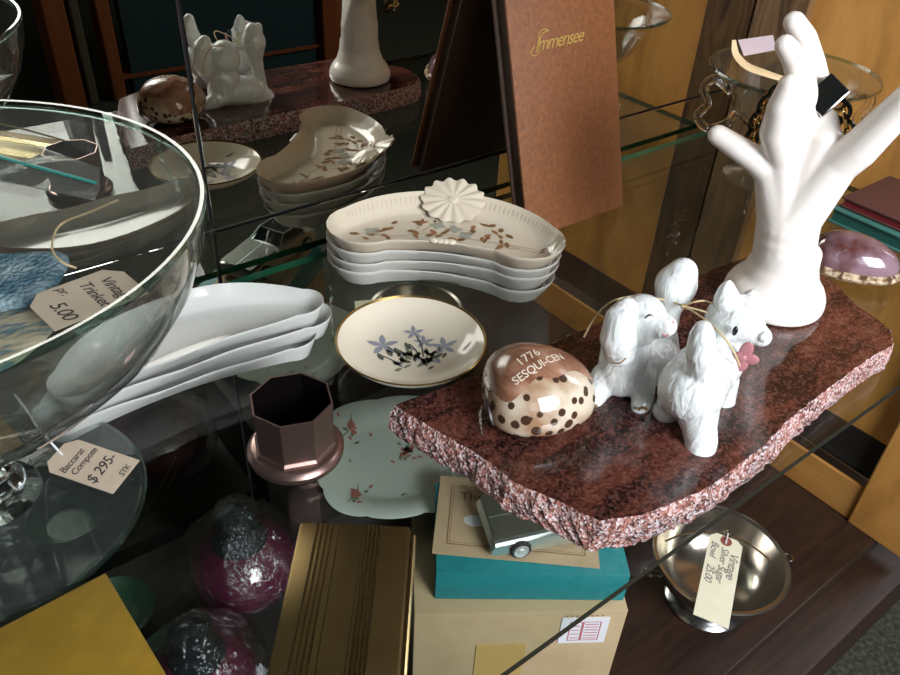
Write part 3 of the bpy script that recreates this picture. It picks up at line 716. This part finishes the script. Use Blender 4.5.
limb(bm, [(qa(668, 360, .036), .008), (qa(667, 330, .036), .0062), (qa(669, 308, .034), .0075), (qa(676, 285, .034), .0125), (qa(683, 272, .034), .0085)])
for p in ((676, 300), (684, 290), (688, 278)): ball(bm, qa(p[0], p[1], .034), .0058, seg=10)
fuse('body', bm, 'dog_china', tA, .0008, 18)
bm = bmesh.new(); limb(bm, [(qa(627, 308, -.010), .0062), (qa(621, 320, -.013), .0092), (qa(619, 338, -.014), .0108), (qa(620, 351, -.013), .0092)])
o = fuse('ear', bm, 'dog_china', tA, .0008, 10)
bm = bmesh.new(); tube(bm, spline([qa(645, 318, -.0080), qa(649, 315, -.0080), qa(653, 316, -.0075)], 4), .0005, 6); build('eye', bm, 'eye_black', tA)
bm = bmesh.new(); tube(bm, spline([qa(661, 333, -.0045), qa(666, 335, -.004), qa(670, 331, -.003)], 4), .0011, 6); build('mouth', bm, 'pink', tA)
bm = bmesh.new(); tube(bm, spline([qa(613, 363, -.0245), qa(620, 363, -.0255), qa(626, 358, -.0240)], 4), .0004, 6); build('ear_seam', bm, 'paw_brown', tA)
bm = bmesh.new(); ball(bm, qa(670, 324, .0), .0030, seg=12); build('nose', bm, 'pink', tA)
for (u, v, b) in ((591, 407, -.0245), (641, 410, -.0175)):
    bm = bmesh.new()
    for k in range(4): ball(bm, qa(u - 5 + k * 3.4, v - 2 + (k % 2), b), .0010, seg=8)
    build('claw_marks', bm, 'paw_brown', tA)

cb = Vector((.320, .167, topz)); qb = lambda u, v, b=0: onp(u, v, cb, vn, b) - cb
tB = thing('dog_figurine', 'white china terrier figurine with upright tail and pink bow, back turned', 'figurine', cb)
bm = bmesh.new()
limb(bm, [(qb(692, 388, -.006), .0185), (qb(700, 376, .010), .0180), (qb(714, 362, .026), .0165), (qb(722, 350, .036), .0130)])
limb(bm, [(qb(696, 400, -.008), .0135), (qb(699, 425, -.010), .0098), (qb(701, 440, -.012), .0092), (qb(700, 447, -.014), .0088)])
limb(bm, [(qb(680, 392, .004), .0125), (qb(672, 405, .006), .0085), (qb(666, 411, .004), .0078)])
limb(bm, [(qb(720, 380, .030), .011), (qb(722, 400, .032), .0078), (qb(724, 410, .032), .0070)])
limb(bm, [(qb(708, 385, .038), .010), (qb(706, 402, .040), .0075)])
limb(bm, [(qb(703, 372, -.010), .0085), (qb(701, 352, -.014), .0080), (qb(702, 338, -.014), .0068), (qb(703, 330, -.013), .0052)])
limb(bm, [(qb(726, 332, .040), .0125), (qb(733, 320, .040), .0158), (qb(740, 318, .038), .0140)])
limb(bm, [(qb(746, 328, .032), .0088), (qb(757, 334, .030), .0066), (qb(762, 337, .029), .0056)])
limb(bm, [(qb(727, 300, .036), .0075), (qb(727, 291, .036), .0052), (qb(728, 285, .036), .0032)])
limb(bm, [(qb(748, 304, .050), .0065), (qb(752, 296, .052), .0042)])
fuse('body', bm, 'dog_china', tB, .0008, 18)
bm = bmesh.new(); ball(bm, qb(735, 331, .0215), (.0015, .0015, .0032), seg=10); build('eye', bm, 'eye_black', tB)
bm = bmesh.new(); ball(bm, qb(764, 337, .025), .0032, seg=12); build('nose', bm, 'dog_china', tB)
bm = bmesh.new()
bc = qb(743, 357, .018)
for (du, dv, a_) in ((6, -12, .9), (-3, 13, -1.2), (14, 4, 2.6), (-6, -3, .2)):
    e = qb(743 + du, 357 + dv, .017); d = e - bc; Mb = frame((0, 0, 0), d, vn).to_3x3(); ball(bm, bc + d * .55, (d.length * .62, .0036, .0014), M=Mb, seg=14)
ball(bm, bc, .003, seg=10); build('bow', bm, 'bow_pink', tB, False)

t = thing('raffia_tie', 'loose strand of tan raffia tying the two china dogs together', 'raffia', ca)
for pts in ([qa(584, 337, -.012), qa(592, 322, -.010), qa(603, 308, -.006), qa(618, 299, .0), qa(640, 297, .014), qa(665, 300, .024), qa(683, 306, .020)],
            [qa(683, 306, .020), qa(694, 302, .016), qa(706, 301, .02), qa(718, 306, .024)],
            [qa(683, 307, .020), qa(694, 312, .010), qa(708, 322, .0), qa(722, 335, -.008), qa(734, 352, -.01), qa(740, 366, -.006)],
            [qa(683, 306, .020), qa(695, 309, .018), qa(706, 312, .018), qa(716, 316, .024)]):
    bm = bmesh.new(); tube(bm, spline(pts, 6), .00055, 6); build('strand', bm, 'raffia', t)
bm = bmesh.new(); ball(bm, qa(683, 306, .020), .0016, seg=10); build('knot', bm, 'raffia', t)

# ------------------------------------------------------------------ large glass compote on the left
cx, cy = -.008, .345
t = thing('glass_compote', 'large clear glass footed compote bowl filling the left side', 'compote', (cx, cy, .0004))
bm = bmesh.new()
lathe(bm, [(0, .0), (.068, .0), (.0715, .0012), (.0725, .003), (.070, .0048), (.040, .0085), (.024, .012), (0, .013)], 96)
build('foot', bm, 'foot_glass', t)
bm = bmesh.new(); lathe(bm, [(.0695, .0044), (.0718, .0040), (.0728, .0026), (.0716, .0010), (.0700, .0016)], 128, close=True); build('foot_rim', bm, 'bowl_rim', t)
bm = bmesh.new()
lathe(bm, [(0, .0125), (.024, .0125), (.0175, .016), (.018, .021), (.0145, .026), (.0165, .031), (.0130, .037), (.0125, .055), (.016, .066), (.020, .072), (0, .074)], 96)
build('stem', bm, 'glass', t)
outer = [(.012, .0735), (.030, .0765), (.052, .083), (.073, .092), (.092, .104), (.106, .118), (.116, .134), (.1225, .152), (.1245, .166)]
inner = [(.1225, .167), (.1200, .152), (.1135, .135), (.1035, .1195), (.0895, .106), (.071, .0945), (.050, .086), (.028, .080), (0, .078)]
bm = bmesh.new(); lathe(bm, [(0, .0725)] + outer + inner, 128); build('bowl', bm, 'bowl_glass', t)
bm = bmesh.new(); lathe(bm, [(.1218, .1668), (.1226, .1686), (.1242, .1688), (.1250, .1668), (.1240, .1650), (.1224, .1650)], 160, close=True); build('rim', bm, 'bowl_rim', t)

# ------------------------------------------------------------------ tags
def hang_tag(name, label, M, L, W, cut, mat, lines, ring=None, ink='ink', string=None, smat='string_white', loc=(0, 0, 0)):
    """paper price tag in the plane of M (x along its length from the string hole)"""
    t = thing(name, label, 'price tag', M.to_translation()); Mi = Matrix.Translation(-M.to_translation()) @ M
    bm = bmesh.new(); prism(bm, [(0, -W / 2 + cut), (cut, -W / 2), (L, -W / 2), (L, W / 2), (cut, W / 2), (0, W / 2 - cut)], 0, .0004, M=Mi); build('card', bm, mat, t, False)
    if ring:
        bm = bmesh.new(); lathe(bm, [(.0013, .0004), (ring, .0004), (ring, .0009), (.0013, .0009)], 24, close=True); bm.transform(Mi @ Matrix.Translation((.0065, 0, 0))); build('reinforcing_ring', bm, 'tag_ring', t, False)
    bm = bmesh.new()
    for (s, x, y, sz, rot) in lines:
        R_ = Matrix.Rotation(rot, 4, 'Z')
        def f(a, b_, x=x, y=y, R_=R_): return Mi @ (Vector((x, y, .0006)) + R_ @ Vector((a, b_, 0)))
        join_text(bm, s, sz, f, 0, shear=.25, spacing=.9, bold=.00004)
    build('handwriting', bm, ink, t, False)
    if string:
        bm = bmesh.new(); tube(bm, spline([Vector(p) - M.to_translation() for p in string], 6), .0006, 6); build('string', bm, smat, t)
    return t
# $295 tag over the foot
z = .0085
A = at(56, 453, .016); B = at(131, 481, z)
M = frame(A, B - A, Vector((.05, -.12, 1)))
hang_tag('price_tag', 'tan price tag marked $295 lying on the foot of the large compote', M, .041, .024, .005, 'tag_card',
         [('Baccarat', .0125, -.0105, .0056, PI / 2), ('Compote', .0180, -.0095, .0054, PI / 2), ('$ 295-', .0295, -.0108, .0085, PI / 2), ('STK', .0395, -.001, .0048, PI / 2)],
         string=[A + (B - A).normalized() * .004, at(40, 430, .03), at(28, 412, .05), at(15, 395, .072)])

# bag and knitted piece inside the bowl
bz = .087
t = thing('knitted_pouch', 'blue and beige knitted piece lying in the large glass bowl', 'knitting', (-.06, .30, .09))
o0 = Vector((-.06, .30, .09))
def bowl_z(x, y):
    r = math.hypot(x - cx, y - cy)
    for (r1, z1), (r2, z2) in zip(inner[::-1], inner[::-1][1:]):
        if r <= r2: return z1 + (z2 - z1) * (r - r1) / (r2 - r1) + .001
    return .167
def pad(poly, zb, th, n=20):
    """soft cushion over a polygon given as photo points on level zb"""
    pts = [at(u, v, zb) for u, v in poly]; c = sum(pts, Vector()) / len(pts); P = spline(pts + [pts[0]], 5)[:-1]
    bm = bmesh.new(); rings = []
    for f, h in ((1.0, 0), (1.0, .35), (.93, .75), (.8, .95), (.5, 1.05), (.0, 1.1)):
        rings.append([bm.verts.new(c + (p - c) * f + Vector((0, 0, h * th)) - o0) for p in P])
    for A_, B_ in zip(rings, rings[1:]):
        for i in range(len(A_)): bm.faces.new((A_[i], A_[(i + 1) % len(A_)], B_[(i + 1) % len(A_)], B_[i]))
    bm.faces.new(rings[0][::-1]); bmesh.ops.remove_doubles(bm, verts=bm.verts, dist=1e-6); bmesh.ops.recalc_face_normals(bm, faces=bm.faces); return bm
build('beige_border', pad([(-60, 300), (0, 305), (40, 296), (66, 290), (62, 318), (40, 345), (0, 372), (-60, 380)], .094, .003), 'knit_beige', t)
build('blue_panel', pad([(-80, 250), (0, 258), (40, 256), (68, 258), (64, 276), (46, 298), (20, 308), (-80, 318)], .099, .005), 'knit', t)
A = at(62, 268, .112); B = at(118, 322, .108)
A = at(72, 262, .112)
dirx = at(86, 332, .106) - at(50, 290, .106)
c_ = at(92, 297, .108); 
tl, tr, br, bl = at(82, 262, .110), at(122, 270, .110), at(138, 290, .108), at(66, 333, .104)
yd = (at(128, 300, .108) - at(66, 332, .106)); xd = (at(66, 332, .106) - at(48, 290, .108))
M = frame(at(71, 282, .111), (at(99, 314, .106) - at(66, 281, .111)), Vector((.05, -.1, 1)))
hang_tag('price_tag', 'tan price tag marked Vintage Trinket 5.00 beside the blue knitting', M, (at(99, 314, .106) - at(66, 281, .111)).length, .046, .007, 'tag_card',
         [('Vintage', .006, .0105, .0080, 0), ('Trinket', .004, .0010, .0080, 0), ('pr.', .002, -.0085, .0065, 0), ('5.00', .011, -.0165, .0095, 0)],
         string=[at(76, 268, .113), at(62, 262, .118), at(52, 248, .118), at(60, 225, .115), at(90, 212, .110), at(118, 200, .104)], smat='raffia')
t = thing('zip_bag', 'clear zip bag with teal seal lying in the large glass bowl', 'plastic bag', (-.06, .36, .09))
o0 = Vector((-.06, .36, .09)); bm = bmesh.new(); g = []
q = [at(-30, 128, .148), at(102, 176, .136), at(97, 208, .130), at(-30, 182, .138), ]
for i in range(25):
    s = i / 24; row = []
    for j in range(13):
        k = j / 12; p = (q[0].lerp(q[1], s)).lerp(q[3].lerp(q[2], s), k); p.z += .003 * math.sin(9 * s + 4 * k) * math.sin(PI * k) + .004; row.append(bm.verts.new(p - o0))
    g.append(row)
for i in range(24):
    for j in range(12): bm.faces.new((g[i][j], g[i + 1][j], g[i + 1][j + 1], g[i][j + 1]))
o = build('film', bm, 'bag', t); md = o.modifiers.new('s', 'SOLIDIFY'); md.thickness = .0004
bm = bmesh.new(); tube(bm, [(q[0].lerp(q[3], .62)).lerp(q[1].lerp(q[2], .62), s / 12) + Vector((0, 0, .007)) - o0 for s in range(13)], .0013, 8, flat=.5); build('seal', bm, 'bag_zip', t)

# ------------------------------------------------------------------ octagonal copper candle cup
c2 = at(296, 450, .004); t = thing('candle_cup', 'octagonal copper candle cup on a round base', 'candle cup', (c2.x + .0015, c2.y + .003, .0004), math.radians(2))
bm = bmesh.new(); lathe(bm, [(0, 0), (.0265, 0), (.027, .002), (.027, .0035), (.0250, .0062), (.0235, .0068), (0, .0068)], 64); build('base', bm, 'copper', t)
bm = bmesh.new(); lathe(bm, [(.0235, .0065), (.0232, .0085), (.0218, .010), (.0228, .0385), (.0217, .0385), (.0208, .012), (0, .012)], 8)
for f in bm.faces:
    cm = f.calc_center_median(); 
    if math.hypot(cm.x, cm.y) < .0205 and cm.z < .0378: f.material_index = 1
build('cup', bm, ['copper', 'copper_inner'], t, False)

# ------------------------------------------------------------------ yellow box and brass case on the shelf front
A, B, C_ = at(105, 575, .008), at(145, 675, .008), at(0, 630, .008)
t = thing('yellow_box', 'flat yellow card box at the bottom left corner', 'box', (A.x, A.y, .0004), math.atan2(A.y - C_.y, A.x - C_.x))
bm = bmesh.new(); box(bm, -.10, 0, -.105, 0, 0, .0076, bev=.0006); build('tray', bm, 'yellow_card', t, 30)
bm = bmesh.new(); box(bm, -.1006, .0006, -.1056, .0006, .0045, .0083, bev=.0006); build('lid', bm, 'yellow_card', t, 30)

zc = .012
a, b_, c, d = at(300, 521, zc), at(411, 526, zc), at(412, 675, zc), at(262, 675, zc)
xd = (b_ - a).normalized(); W_ = (b_ - a).length
t = thing('brass_case', 'brass cigarette case with engraved stripes lying on the shelf front', 'case', (a.x, a.y, .0004), math.atan2(xd.y, xd.x))
Lc = .098
def skew(bm, amt=.0):
    for v in bm.verts: v.co.x += v.co.y * amt
bm = bmesh.new(); box(bm, 0, W_, -Lc, 0, 0, .0058, bev=.0012); build('base', bm, 'brass', t, 30)
bm = bmesh.new(); box(bm, 0, W_, -Lc, 0, .0062, .0118, bev=.0016)
for x0 in (.16, .205, .25, .295, .62, .655, .69, .725): 
    x = x0 * W_; box(bm, x, x + .0009, -Lc + .001, -.001, .0116, .0124, mat=1)
for x in (.36, .58): box(bm, x * W_, x * W_ + .0005, -Lc + .001, -.001, .0116, .0120, mat=1)
build('lid', bm, ['brass', 'brass_edge'], t, 30)
bm = bmesh.new(); tube(bm, [(W_ + .0012, -Lc + .002, .006), (W_ + .0012, -.002, .006)], .0017, 10); build('hinge', bm, 'brass_edge', t)

# ------------------------------------------------------------------ lower level: dark blocks, boxes, ornaments
bm = bmesh.new(); box(bm, -.55, .185, .21, .484, BZ + .0003, -.2375, bev=.002); o = build('display_block', bm, 'black_wood_and_shade', None, 30)
tag(o, 'dark wooden display block under the purple ornaments', 'block')
bm = bmesh.new(); box(bm, .190, .372, .372, .484, BZ + .0003, -.170, bev=.002); o = build('display_block', bm, 'black_wood_and_shade', None, 30)
tag(o, 'tall narrow dark block carrying the floral plate behind the boxes', 'block')

zt, zm = -.150, -.181
p0, p1 = at(436, 573, zt), at(631, 575, zt)
ax_ = (p1 - p0).normalized(); rz = math.atan2(ax_.y, ax_.x); Lx = (p1 - p0).length
c0, c1_ = at(414, 615, zm), at(629, 610, zm); rzc = math.atan2((c1_ - c0).y, (c1_ - c0).x); Lcx = (c1_ - c0).length
t = thing('cardboard_box', 'tan cardboard carton with a white sticker, under the teal box', 'box', (c0.x, c0.y, BZ + .0003), rzc)
bm = bmesh.new(); box(bm, 0, Lcx, 0, .098, 0, zm - BZ - .0008, bev=.0015); build('carton', bm, 'cardboard', t, 30)
hcb = zm - BZ
bm = bmesh.new(); box(bm, .110, .146, -.0007, -.0001, hcb - .040, hcb - .008); build('sticker', bm, 'sticker', t, False)
bm = bmesh.new()
def fs_(x, y): return Vector((x, -.0010, y))
for x0, x1 in ((.117, .126), (.127, .140)):
    for (a, b_) in (((x0, hcb - .036), (x1, hcb - .036)), ((x1, hcb - .036), (x1, hcb - .013)), ((x1, hcb - .013), (x0, hcb - .013)), ((x0, hcb - .013), (x0, hcb - .036))): stroke(bm, fs_, [a, b_], .0007, n=1)
for k in range(6): stroke(bm, fs_, [(.1285, hcb - .016 - k * .0035), (.1385, hcb - .016 - k * .0035)], .0009, n=1)
for k in range(4): stroke(bm, fs_, [(.1185, hcb - .018 - k * .005), (.1245, hcb - .018 - k * .005)], .0009, n=1)
build('stamp_print', bm, 'stamp_red', t, False)
bm = bmesh.new(); box(bm, .048, .086, -.0008, -.0001, 0.06, hcb - .040); build('packing_tape', bm, 'tape', t, False)
bm = bmesh.new()
join_text(bm, '- - - - - - - -', .008, lambda x, y: fs_(.112 + x * .8, hcb - .007 + y), 0)
build('pen_marks', bm, 'ink', t, False)

t = thing('teal_box', 'flat teal cardboard box on the tan carton under the card', 'box', (p0.x, p0.y, zm), rz)
bm = bmesh.new(); box(bm, 0, Lx, 0, .088, .0, zt - zm - .0005, bev=.0010); build('box_base', bm, 'teal_box', t, 30)
k0, k1, k2 = at(437, 475, zt + .001), at(432, 553, zt + .001), at(600, 568, zt + .001)
t = thing('printed_card', 'tan printed card with a double border under the toy car', 'card', (k1.x, k1.y, zt + .0002), math.atan2((k2 - k1).y, (k2 - k1).x))
KW = (k2 - k1).length; KH = (k0 - k1).length
bm = bmesh.new(); box(bm, 0, KW, 0, KH, 0, .0005); build('sheet', bm, 'kraft_card', t, False)
bm = bmesh.new()
def fk(x, y): return Vector((x, y, .0007))
for q_, w_ in ((.010, .0007), (.0118, .0003)):
    for (a, b_) in (((q_, q_), (KW - q_, q_)), ((KW - q_, q_), (KW - q_, KH - q_)), ((KW - q_, KH - q_), (q_, KH - q_)), ((q_, KH - q_), (q_, q_))): stroke(bm, fk, [a, b_], w_, n=1)
join_text(bm, 'The G', .0120, lambda x, y: fk(.017 + x, KH - .024 + y), 0, spacing=1.0)
build('print', bm, 'card_line', t, False)
bm = bmesh.new(); lathe(bm, [(0, .0006), (.006, .0006), (.006, .0009), (0, .0009)], 24); bm.transform(Matrix.Translation((.030, KH - .044, 0)) @ Matrix.Diagonal((1.5, .9, 1, 1))); build('oval_seal', bm, 'sticker', t, False)

# toy car (a long-bonnet sports car in metal)
ci = at(509, 550, zt + .001); cd = (at(640, 529, zt + .002) - at(509, 550, zt + .002)).normalized()
t = thing('toy_car', 'small silver-grey metal model car parked on the tan card', 'toy car', (ci.x, ci.y, zt + .0007), math.atan2(cd.y, cd.x))
def carbody():
    bm = bmesh.new(); W2 = .0235
    prof = [(-.014, .004), (-.016, .010), (-.013, .0155), (.012, .018), (.034, .0205), (.040, .0215), (.080, .021), (.098, .018), (.100, .006), (.098, .004)]
    rings = []
    for k, (yy, s) in enumerate(((-W2, .86), (-W2 * .93, 1), (-W2 * .5, 1.04), (0, 1.06), (W2 * .5, 1.04), (W2 * .93, 1), (W2, .86))):
        rings.append([bm.verts.new((x, yy + .0175, z * s if z > .006 else z)) for x, z in prof])
    for A_, B_ in zip(rings, rings[1:]):
        for i in range(len(prof)):
            j = (i + 1) % len(prof); bm.faces.new((A_[i], A_[j], B_[j], B_[i]))
    bm.faces.new(rings[0][::-1]); bm.faces.new(rings[-1]); bmesh.ops.recalc_face_normals(bm, faces=bm.faces); return bm
build('car_body', carbody(), 'car_silver', t, 30)
bm = bmesh.new(); prism(bm, [(-.013, -.0035), (.034, -.0035), (.034, .0385), (-.013, .0385)], .0160, .0163, M=None)
for v in bm.verts: v.co.z += (v.co.x + .013) * .105 + .0026
build('bonnet', bm, 'car_dark', t, False)
bm = bmesh.new()
for y in (.0170,): box(bm, -.012, .034, y, y + .0006, 0, .0003)
for v in bm.verts: v.co.z += .0170 + (v.co.x + .013) * .105 + .0019
build('bonnet_crease', bm, 'car_silver', t, False)
bm = bmesh.new(); a = [(.036, -.0035, .021), (.036, .0385, .021), (.050, .034, .033), (.050, .001, .033)]
for p, q_ in ((0, 3), (1, 2), (3, 2), (0, 1)): tube(bm, [a[p], a[q_]], .0009, 6)
b2 = [(.085, -.001, .021), (.085, .036, .021), (.075, .034, .033), (.075, .001, .033)]
for p, q_ in ((0, 3), (1, 2), (3, 2)): tube(bm, [b2[p], b2[q_]], .0009, 6)
tube(bm, [a[3], b2[3]], .0009, 6); tube(bm, [a[2], b2[2]], .0009, 6); tube(bm, [(.060, -.001, .021), (.060, .001, .033)], .0008, 6)
build('window_frame', bm, 'car_silver', t)
bm = bmesh.new(); vs = [(.0375, 0, .0215), (.0375, .035, .0215), (.051, .033, .0325), (.051, .002, .0325), (.0745, .002, .0325), (.0745, .033, .0325), (.084, .035, .0215), (.084, 0, .0215)]
V_ = [bm.verts.new(p) for p in vs]
for ix in ((0, 1, 2, 3), (3, 2, 5, 4), (4, 5, 6, 7), (0, 3, 4, 7), (1, 6, 5, 2)): bm.faces.new([V_[i] for i in ix])
build('cabin', bm, 'gunmetal', t, False)
for x in (.006, .080):
    for y, s in ((-.007, -1), (.042, 1)):
        bm = bmesh.new(); lathe(bm, [(0, -.002), (.0075, -.002), (.0082, 0), (.0075, .002), (0, .002)], 28); bm.transform(Matrix.Translation((x, y, .0084)) @ Matrix.Rotation(PI / 2, 4, 'X'))
        wh = build('wheel', bm, 'rubber', t)
        bm = bmesh.new(); lathe(bm, [(0, .0024), (.002, .0028), (.003, .0021), (.0048, .0023), (.0056, .0028), (.0060, .0018)], 24); bm.transform(Matrix.Translation((x, y, .0084)) @ Matrix.Rotation(PI / 2 * (1 if s < 0 else -1), 4, 'X'))
        build('hub_cap', bm, 'hub_metal', wh)

# floral plate
pc = at(399, 452, -.158)
t = thing('floral_plate', 'pale scalloped china plate with rose sprays under the glass shelf', 'plate', (pc.x, pc.y, -.1697))
sq_ = lambda a: (abs(math.cos(a + .45)) ** 4 + abs(math.sin(a + .45)) ** 4) ** -.25
scal = lambda a, r, z: (.93 + .55 * (sq_(a) - 1) * min(1, r / .06)) * 1 + (.035 * abs(math.sin(a * 5)) ** .6 - .02) * max(0, (r - .045) / .03)
prp = [(0, .003), (.044, .003), (.050, .005), (.057, .0085), (.075, .0125), (.0765, .0120), (.057, .0065), (.048, .002), (.042, 0), (.040, 0), (.0395, .0012), (0, .0012)]
bm = bmesh.new(); lathe(bm, prp, 120, scal=scal)
def dzp(r):
    for (a, z1), (b_, z2) in zip(prp, prp[1:5]):
        if r <= b_: return z1 + (z2 - z1) * (r - a) / (b_ - a)
    return .0125
def fp(x, y): r = math.hypot(x, y); return Vector((x, y, dzp(r) + .0004))
random.seed(11)
for k in range(9):
    a = k * 2 * PI / 8 + .3; R0 = .055 if k < 8 else .012; x, y = R0 * math.cos(a), R0 * math.sin(a)
    stroke(bm, fp, [(x - .012, y - .006), (x, y), (x + .009, y + .012)], .0007, 2)
    for q_ in range(7): leaf(bm, fp, x + random.gauss(0, .0015), y + random.gauss(0, .0022), random.uniform(0, 6.3), .0062, .0045, 1)
    for q_ in range(11): leaf(bm, fp, x + random.gauss(0, .0065), y + random.gauss(0, .0065), random.uniform(0, 6.3), .0055, .0026, 2 if q_ % 2 else 1)
build('plate_body', bm, ['plate_china', 'rose', 'rose_leaf'], t, 50)

# purple ornaments in plastic wrap
def ornament(label, c, R, zb, lean=0):
    t = thing('glass_ornament', label, 'ornament', (c.x, c.y, zb), lean, 'purple glass ornaments in clear wrap')
    s = R / .046
    bm = bmesh.new(); lathe(bm, [(0, 0), (.012, .0005), (.026, .005), (.035, .014), (.0375, .025), (.035, .036), (.028, .045), (.018, .052), (.011, .057), (0, .058)], 48)
    bm.transform(Matrix.Scale(s, 4)); build('globe', bm, 'purple_glass', t)
    bm = bmesh.new(); lathe(bm, [(0, .053), (.019, .0525), (.0175, .058), (.013, .063), (.012, .069), (.0135, .073), (.011, .078), (.004, .081), (0, .081)], 32)
    bm.transform(Matrix.Scale(s, 4)); build('cap', bm, 'cap_dark', t)
    bm = bmesh.new(); random.seed(int(R * 10000)); lathe(bm, [(0, .0002), (.020, .0004), (.034, .004), (.044, .014), (.047, .027), (.045, .040), (.038, .052), (.029, .062), (.019, .073), (.015, .083), (.010, .086), (0, .087)], 72)
    for v in bm.verts:
        if v.co.z > .002:
            a = math.atan2(v.co.y, v.co.x); k = 1 + .025 * math.sin(a * 7 + v.co.z * 90) + .018 * math.sin(a * 17 + v.co.z * 40) + random.uniform(-.006, .006); v.co.x *= k; v.co.y *= k
    bm.transform(Matrix.Scale(s * .98, 4)); build('plastic_wrap', bm, 'wrap', t)
    bm = bmesh.new(); prism(bm, [(-.010, -.006), (.012, -.008), (.014, .006), (-.007, .009)], .0, .0004); M = frame((.030 * s, -.026 * s, .020 * s), (.7, .7, 0), (.55, -.5, .75)); bm.transform(M); build('paper_patch', bm, 'sticker', t, False)
    return t
oz = -.2373
ornament('purple glass ornament in clear wrap beside the brass case, the farther one', Vector((.1305, .404, 0)), .052, oz)
ornament('purple glass ornament in clear wrap next to the yellow box, the nearer one', Vector((.0655, .334, 0)), .047, oz)
# jade dish
j = at(112, 612, -.225); t = thing('jade_dish', 'small mottled green dish peeking out beside the yellow box', 'dish', (j.x, j.y, oz))
bm = bmesh.new(); lathe(bm, [(0, .003), (.018, .003), (.026, .009), (.031, .015), (.032, .014), (.027, .007), (.018, 0), (0, 0)], 48); build('dish_body', bm, 'jade', t)

# ------------------------------------------------------------------ silver sugar bowl with lid and tag
sc_ = Vector((.556, .222, BZ + .0004)); t = thing('sugar_bowl', 'tarnished silver handled sugar bowl with shiny interior on the dark wood floor', 'sugar bowl', sc_, -.5)
bm = bmesh.new(); lathe(bm, [(0, 0), (.040, 0), (.043, .003), (.040, .006), (.026, .011), (.024, .016), (.040, .024), (.054, .038), (.060, .052), (.064, .066), (.0675, .070), (.0680, .0715), (.064, .070), (.0585, .054), (.052, .040), (.038, .027), (.015, .022), (0, .0215)], 72)
for f in bm.faces:
    n = f.calc_center_median(); rr_ = math.hypot(n.x, n.y)
bmesh.ops.recalc_face_normals(bm, faces=bm.faces)
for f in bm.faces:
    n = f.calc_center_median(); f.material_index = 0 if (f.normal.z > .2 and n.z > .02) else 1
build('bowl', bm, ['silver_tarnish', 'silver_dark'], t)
for s in (-1, 1):
    bm = bmesh.new(); tube(bm, spline([(s * .062, -.008, .062), (s * .074, -.010, .064), (s * .082, 0, .058), (s * .074, .010, .050), (s * .058, .008, .046)], 6), .0018, 8); build('handle', bm, 'steel', t)
bm = bmesh.new(); lathe(bm, [(.0672, .0705), (.0683, .0722), (.0694, .0705), (.0683, .0690)], 72, close=True); build('rim_bead', bm, 'silver_tarnish', t)
# a spoon-like lid catch across the top holding the tag
zr = BZ + .072
A, B = at(700, 530, zr + .004), at(768, 556, zr + .004)
ts = thing('sugar_spoon', 'slim silver spoon laid across the sugar bowl', 'spoon', A)
bm = bmesh.new(); C0 = at(665, 541, zr + .003)
tube(bm, spline([C0 - A, at(690, 533, zr + .003) - A, at(728, 535, zr + .004) - A, at(750, 545, zr + .003) - A, at(770, 560, zr + .0025) - A], 6), .0013, 8, flat=.6); build('stem', bm, 'steel', ts)
bm = bmesh.new(); 
for k in range(6): ball(bm, at(728, 533, zr + .006) - A + Vector((.003 * math.cos(k), .003 * math.sin(k), 0)), .0022, seg=8)
build('finial', bm, 'steel', ts)
A = at(727, 537, zr + .009); B = at(711, 621, zr + .006); M = frame(A, B - A, Vector((.0, -.08, 1)))
W_ = (at(694, 607, zr + .006) - at(731, 624, zr + .006)).length
hang_tag('price_tag', 'cream price tag with red-brown ring reading Vintage Silver Sugar Bowl', M, (B - A).length, W_ * .95, .006, 'tag_cream',
         [('Vintage', .018, .006, .0125, 0), ('Silver Sugar', .015, -.003, .0108, 0), ('Bowl    25.00', .012, -.0135, .0108, 0)], ring=.0058, ink='pencil',
         string=[A + (B - A) * .1 + Vector((0, 0, .001)), A + Vector((0, 0, .004)), at(728, 533, zr + .010)])
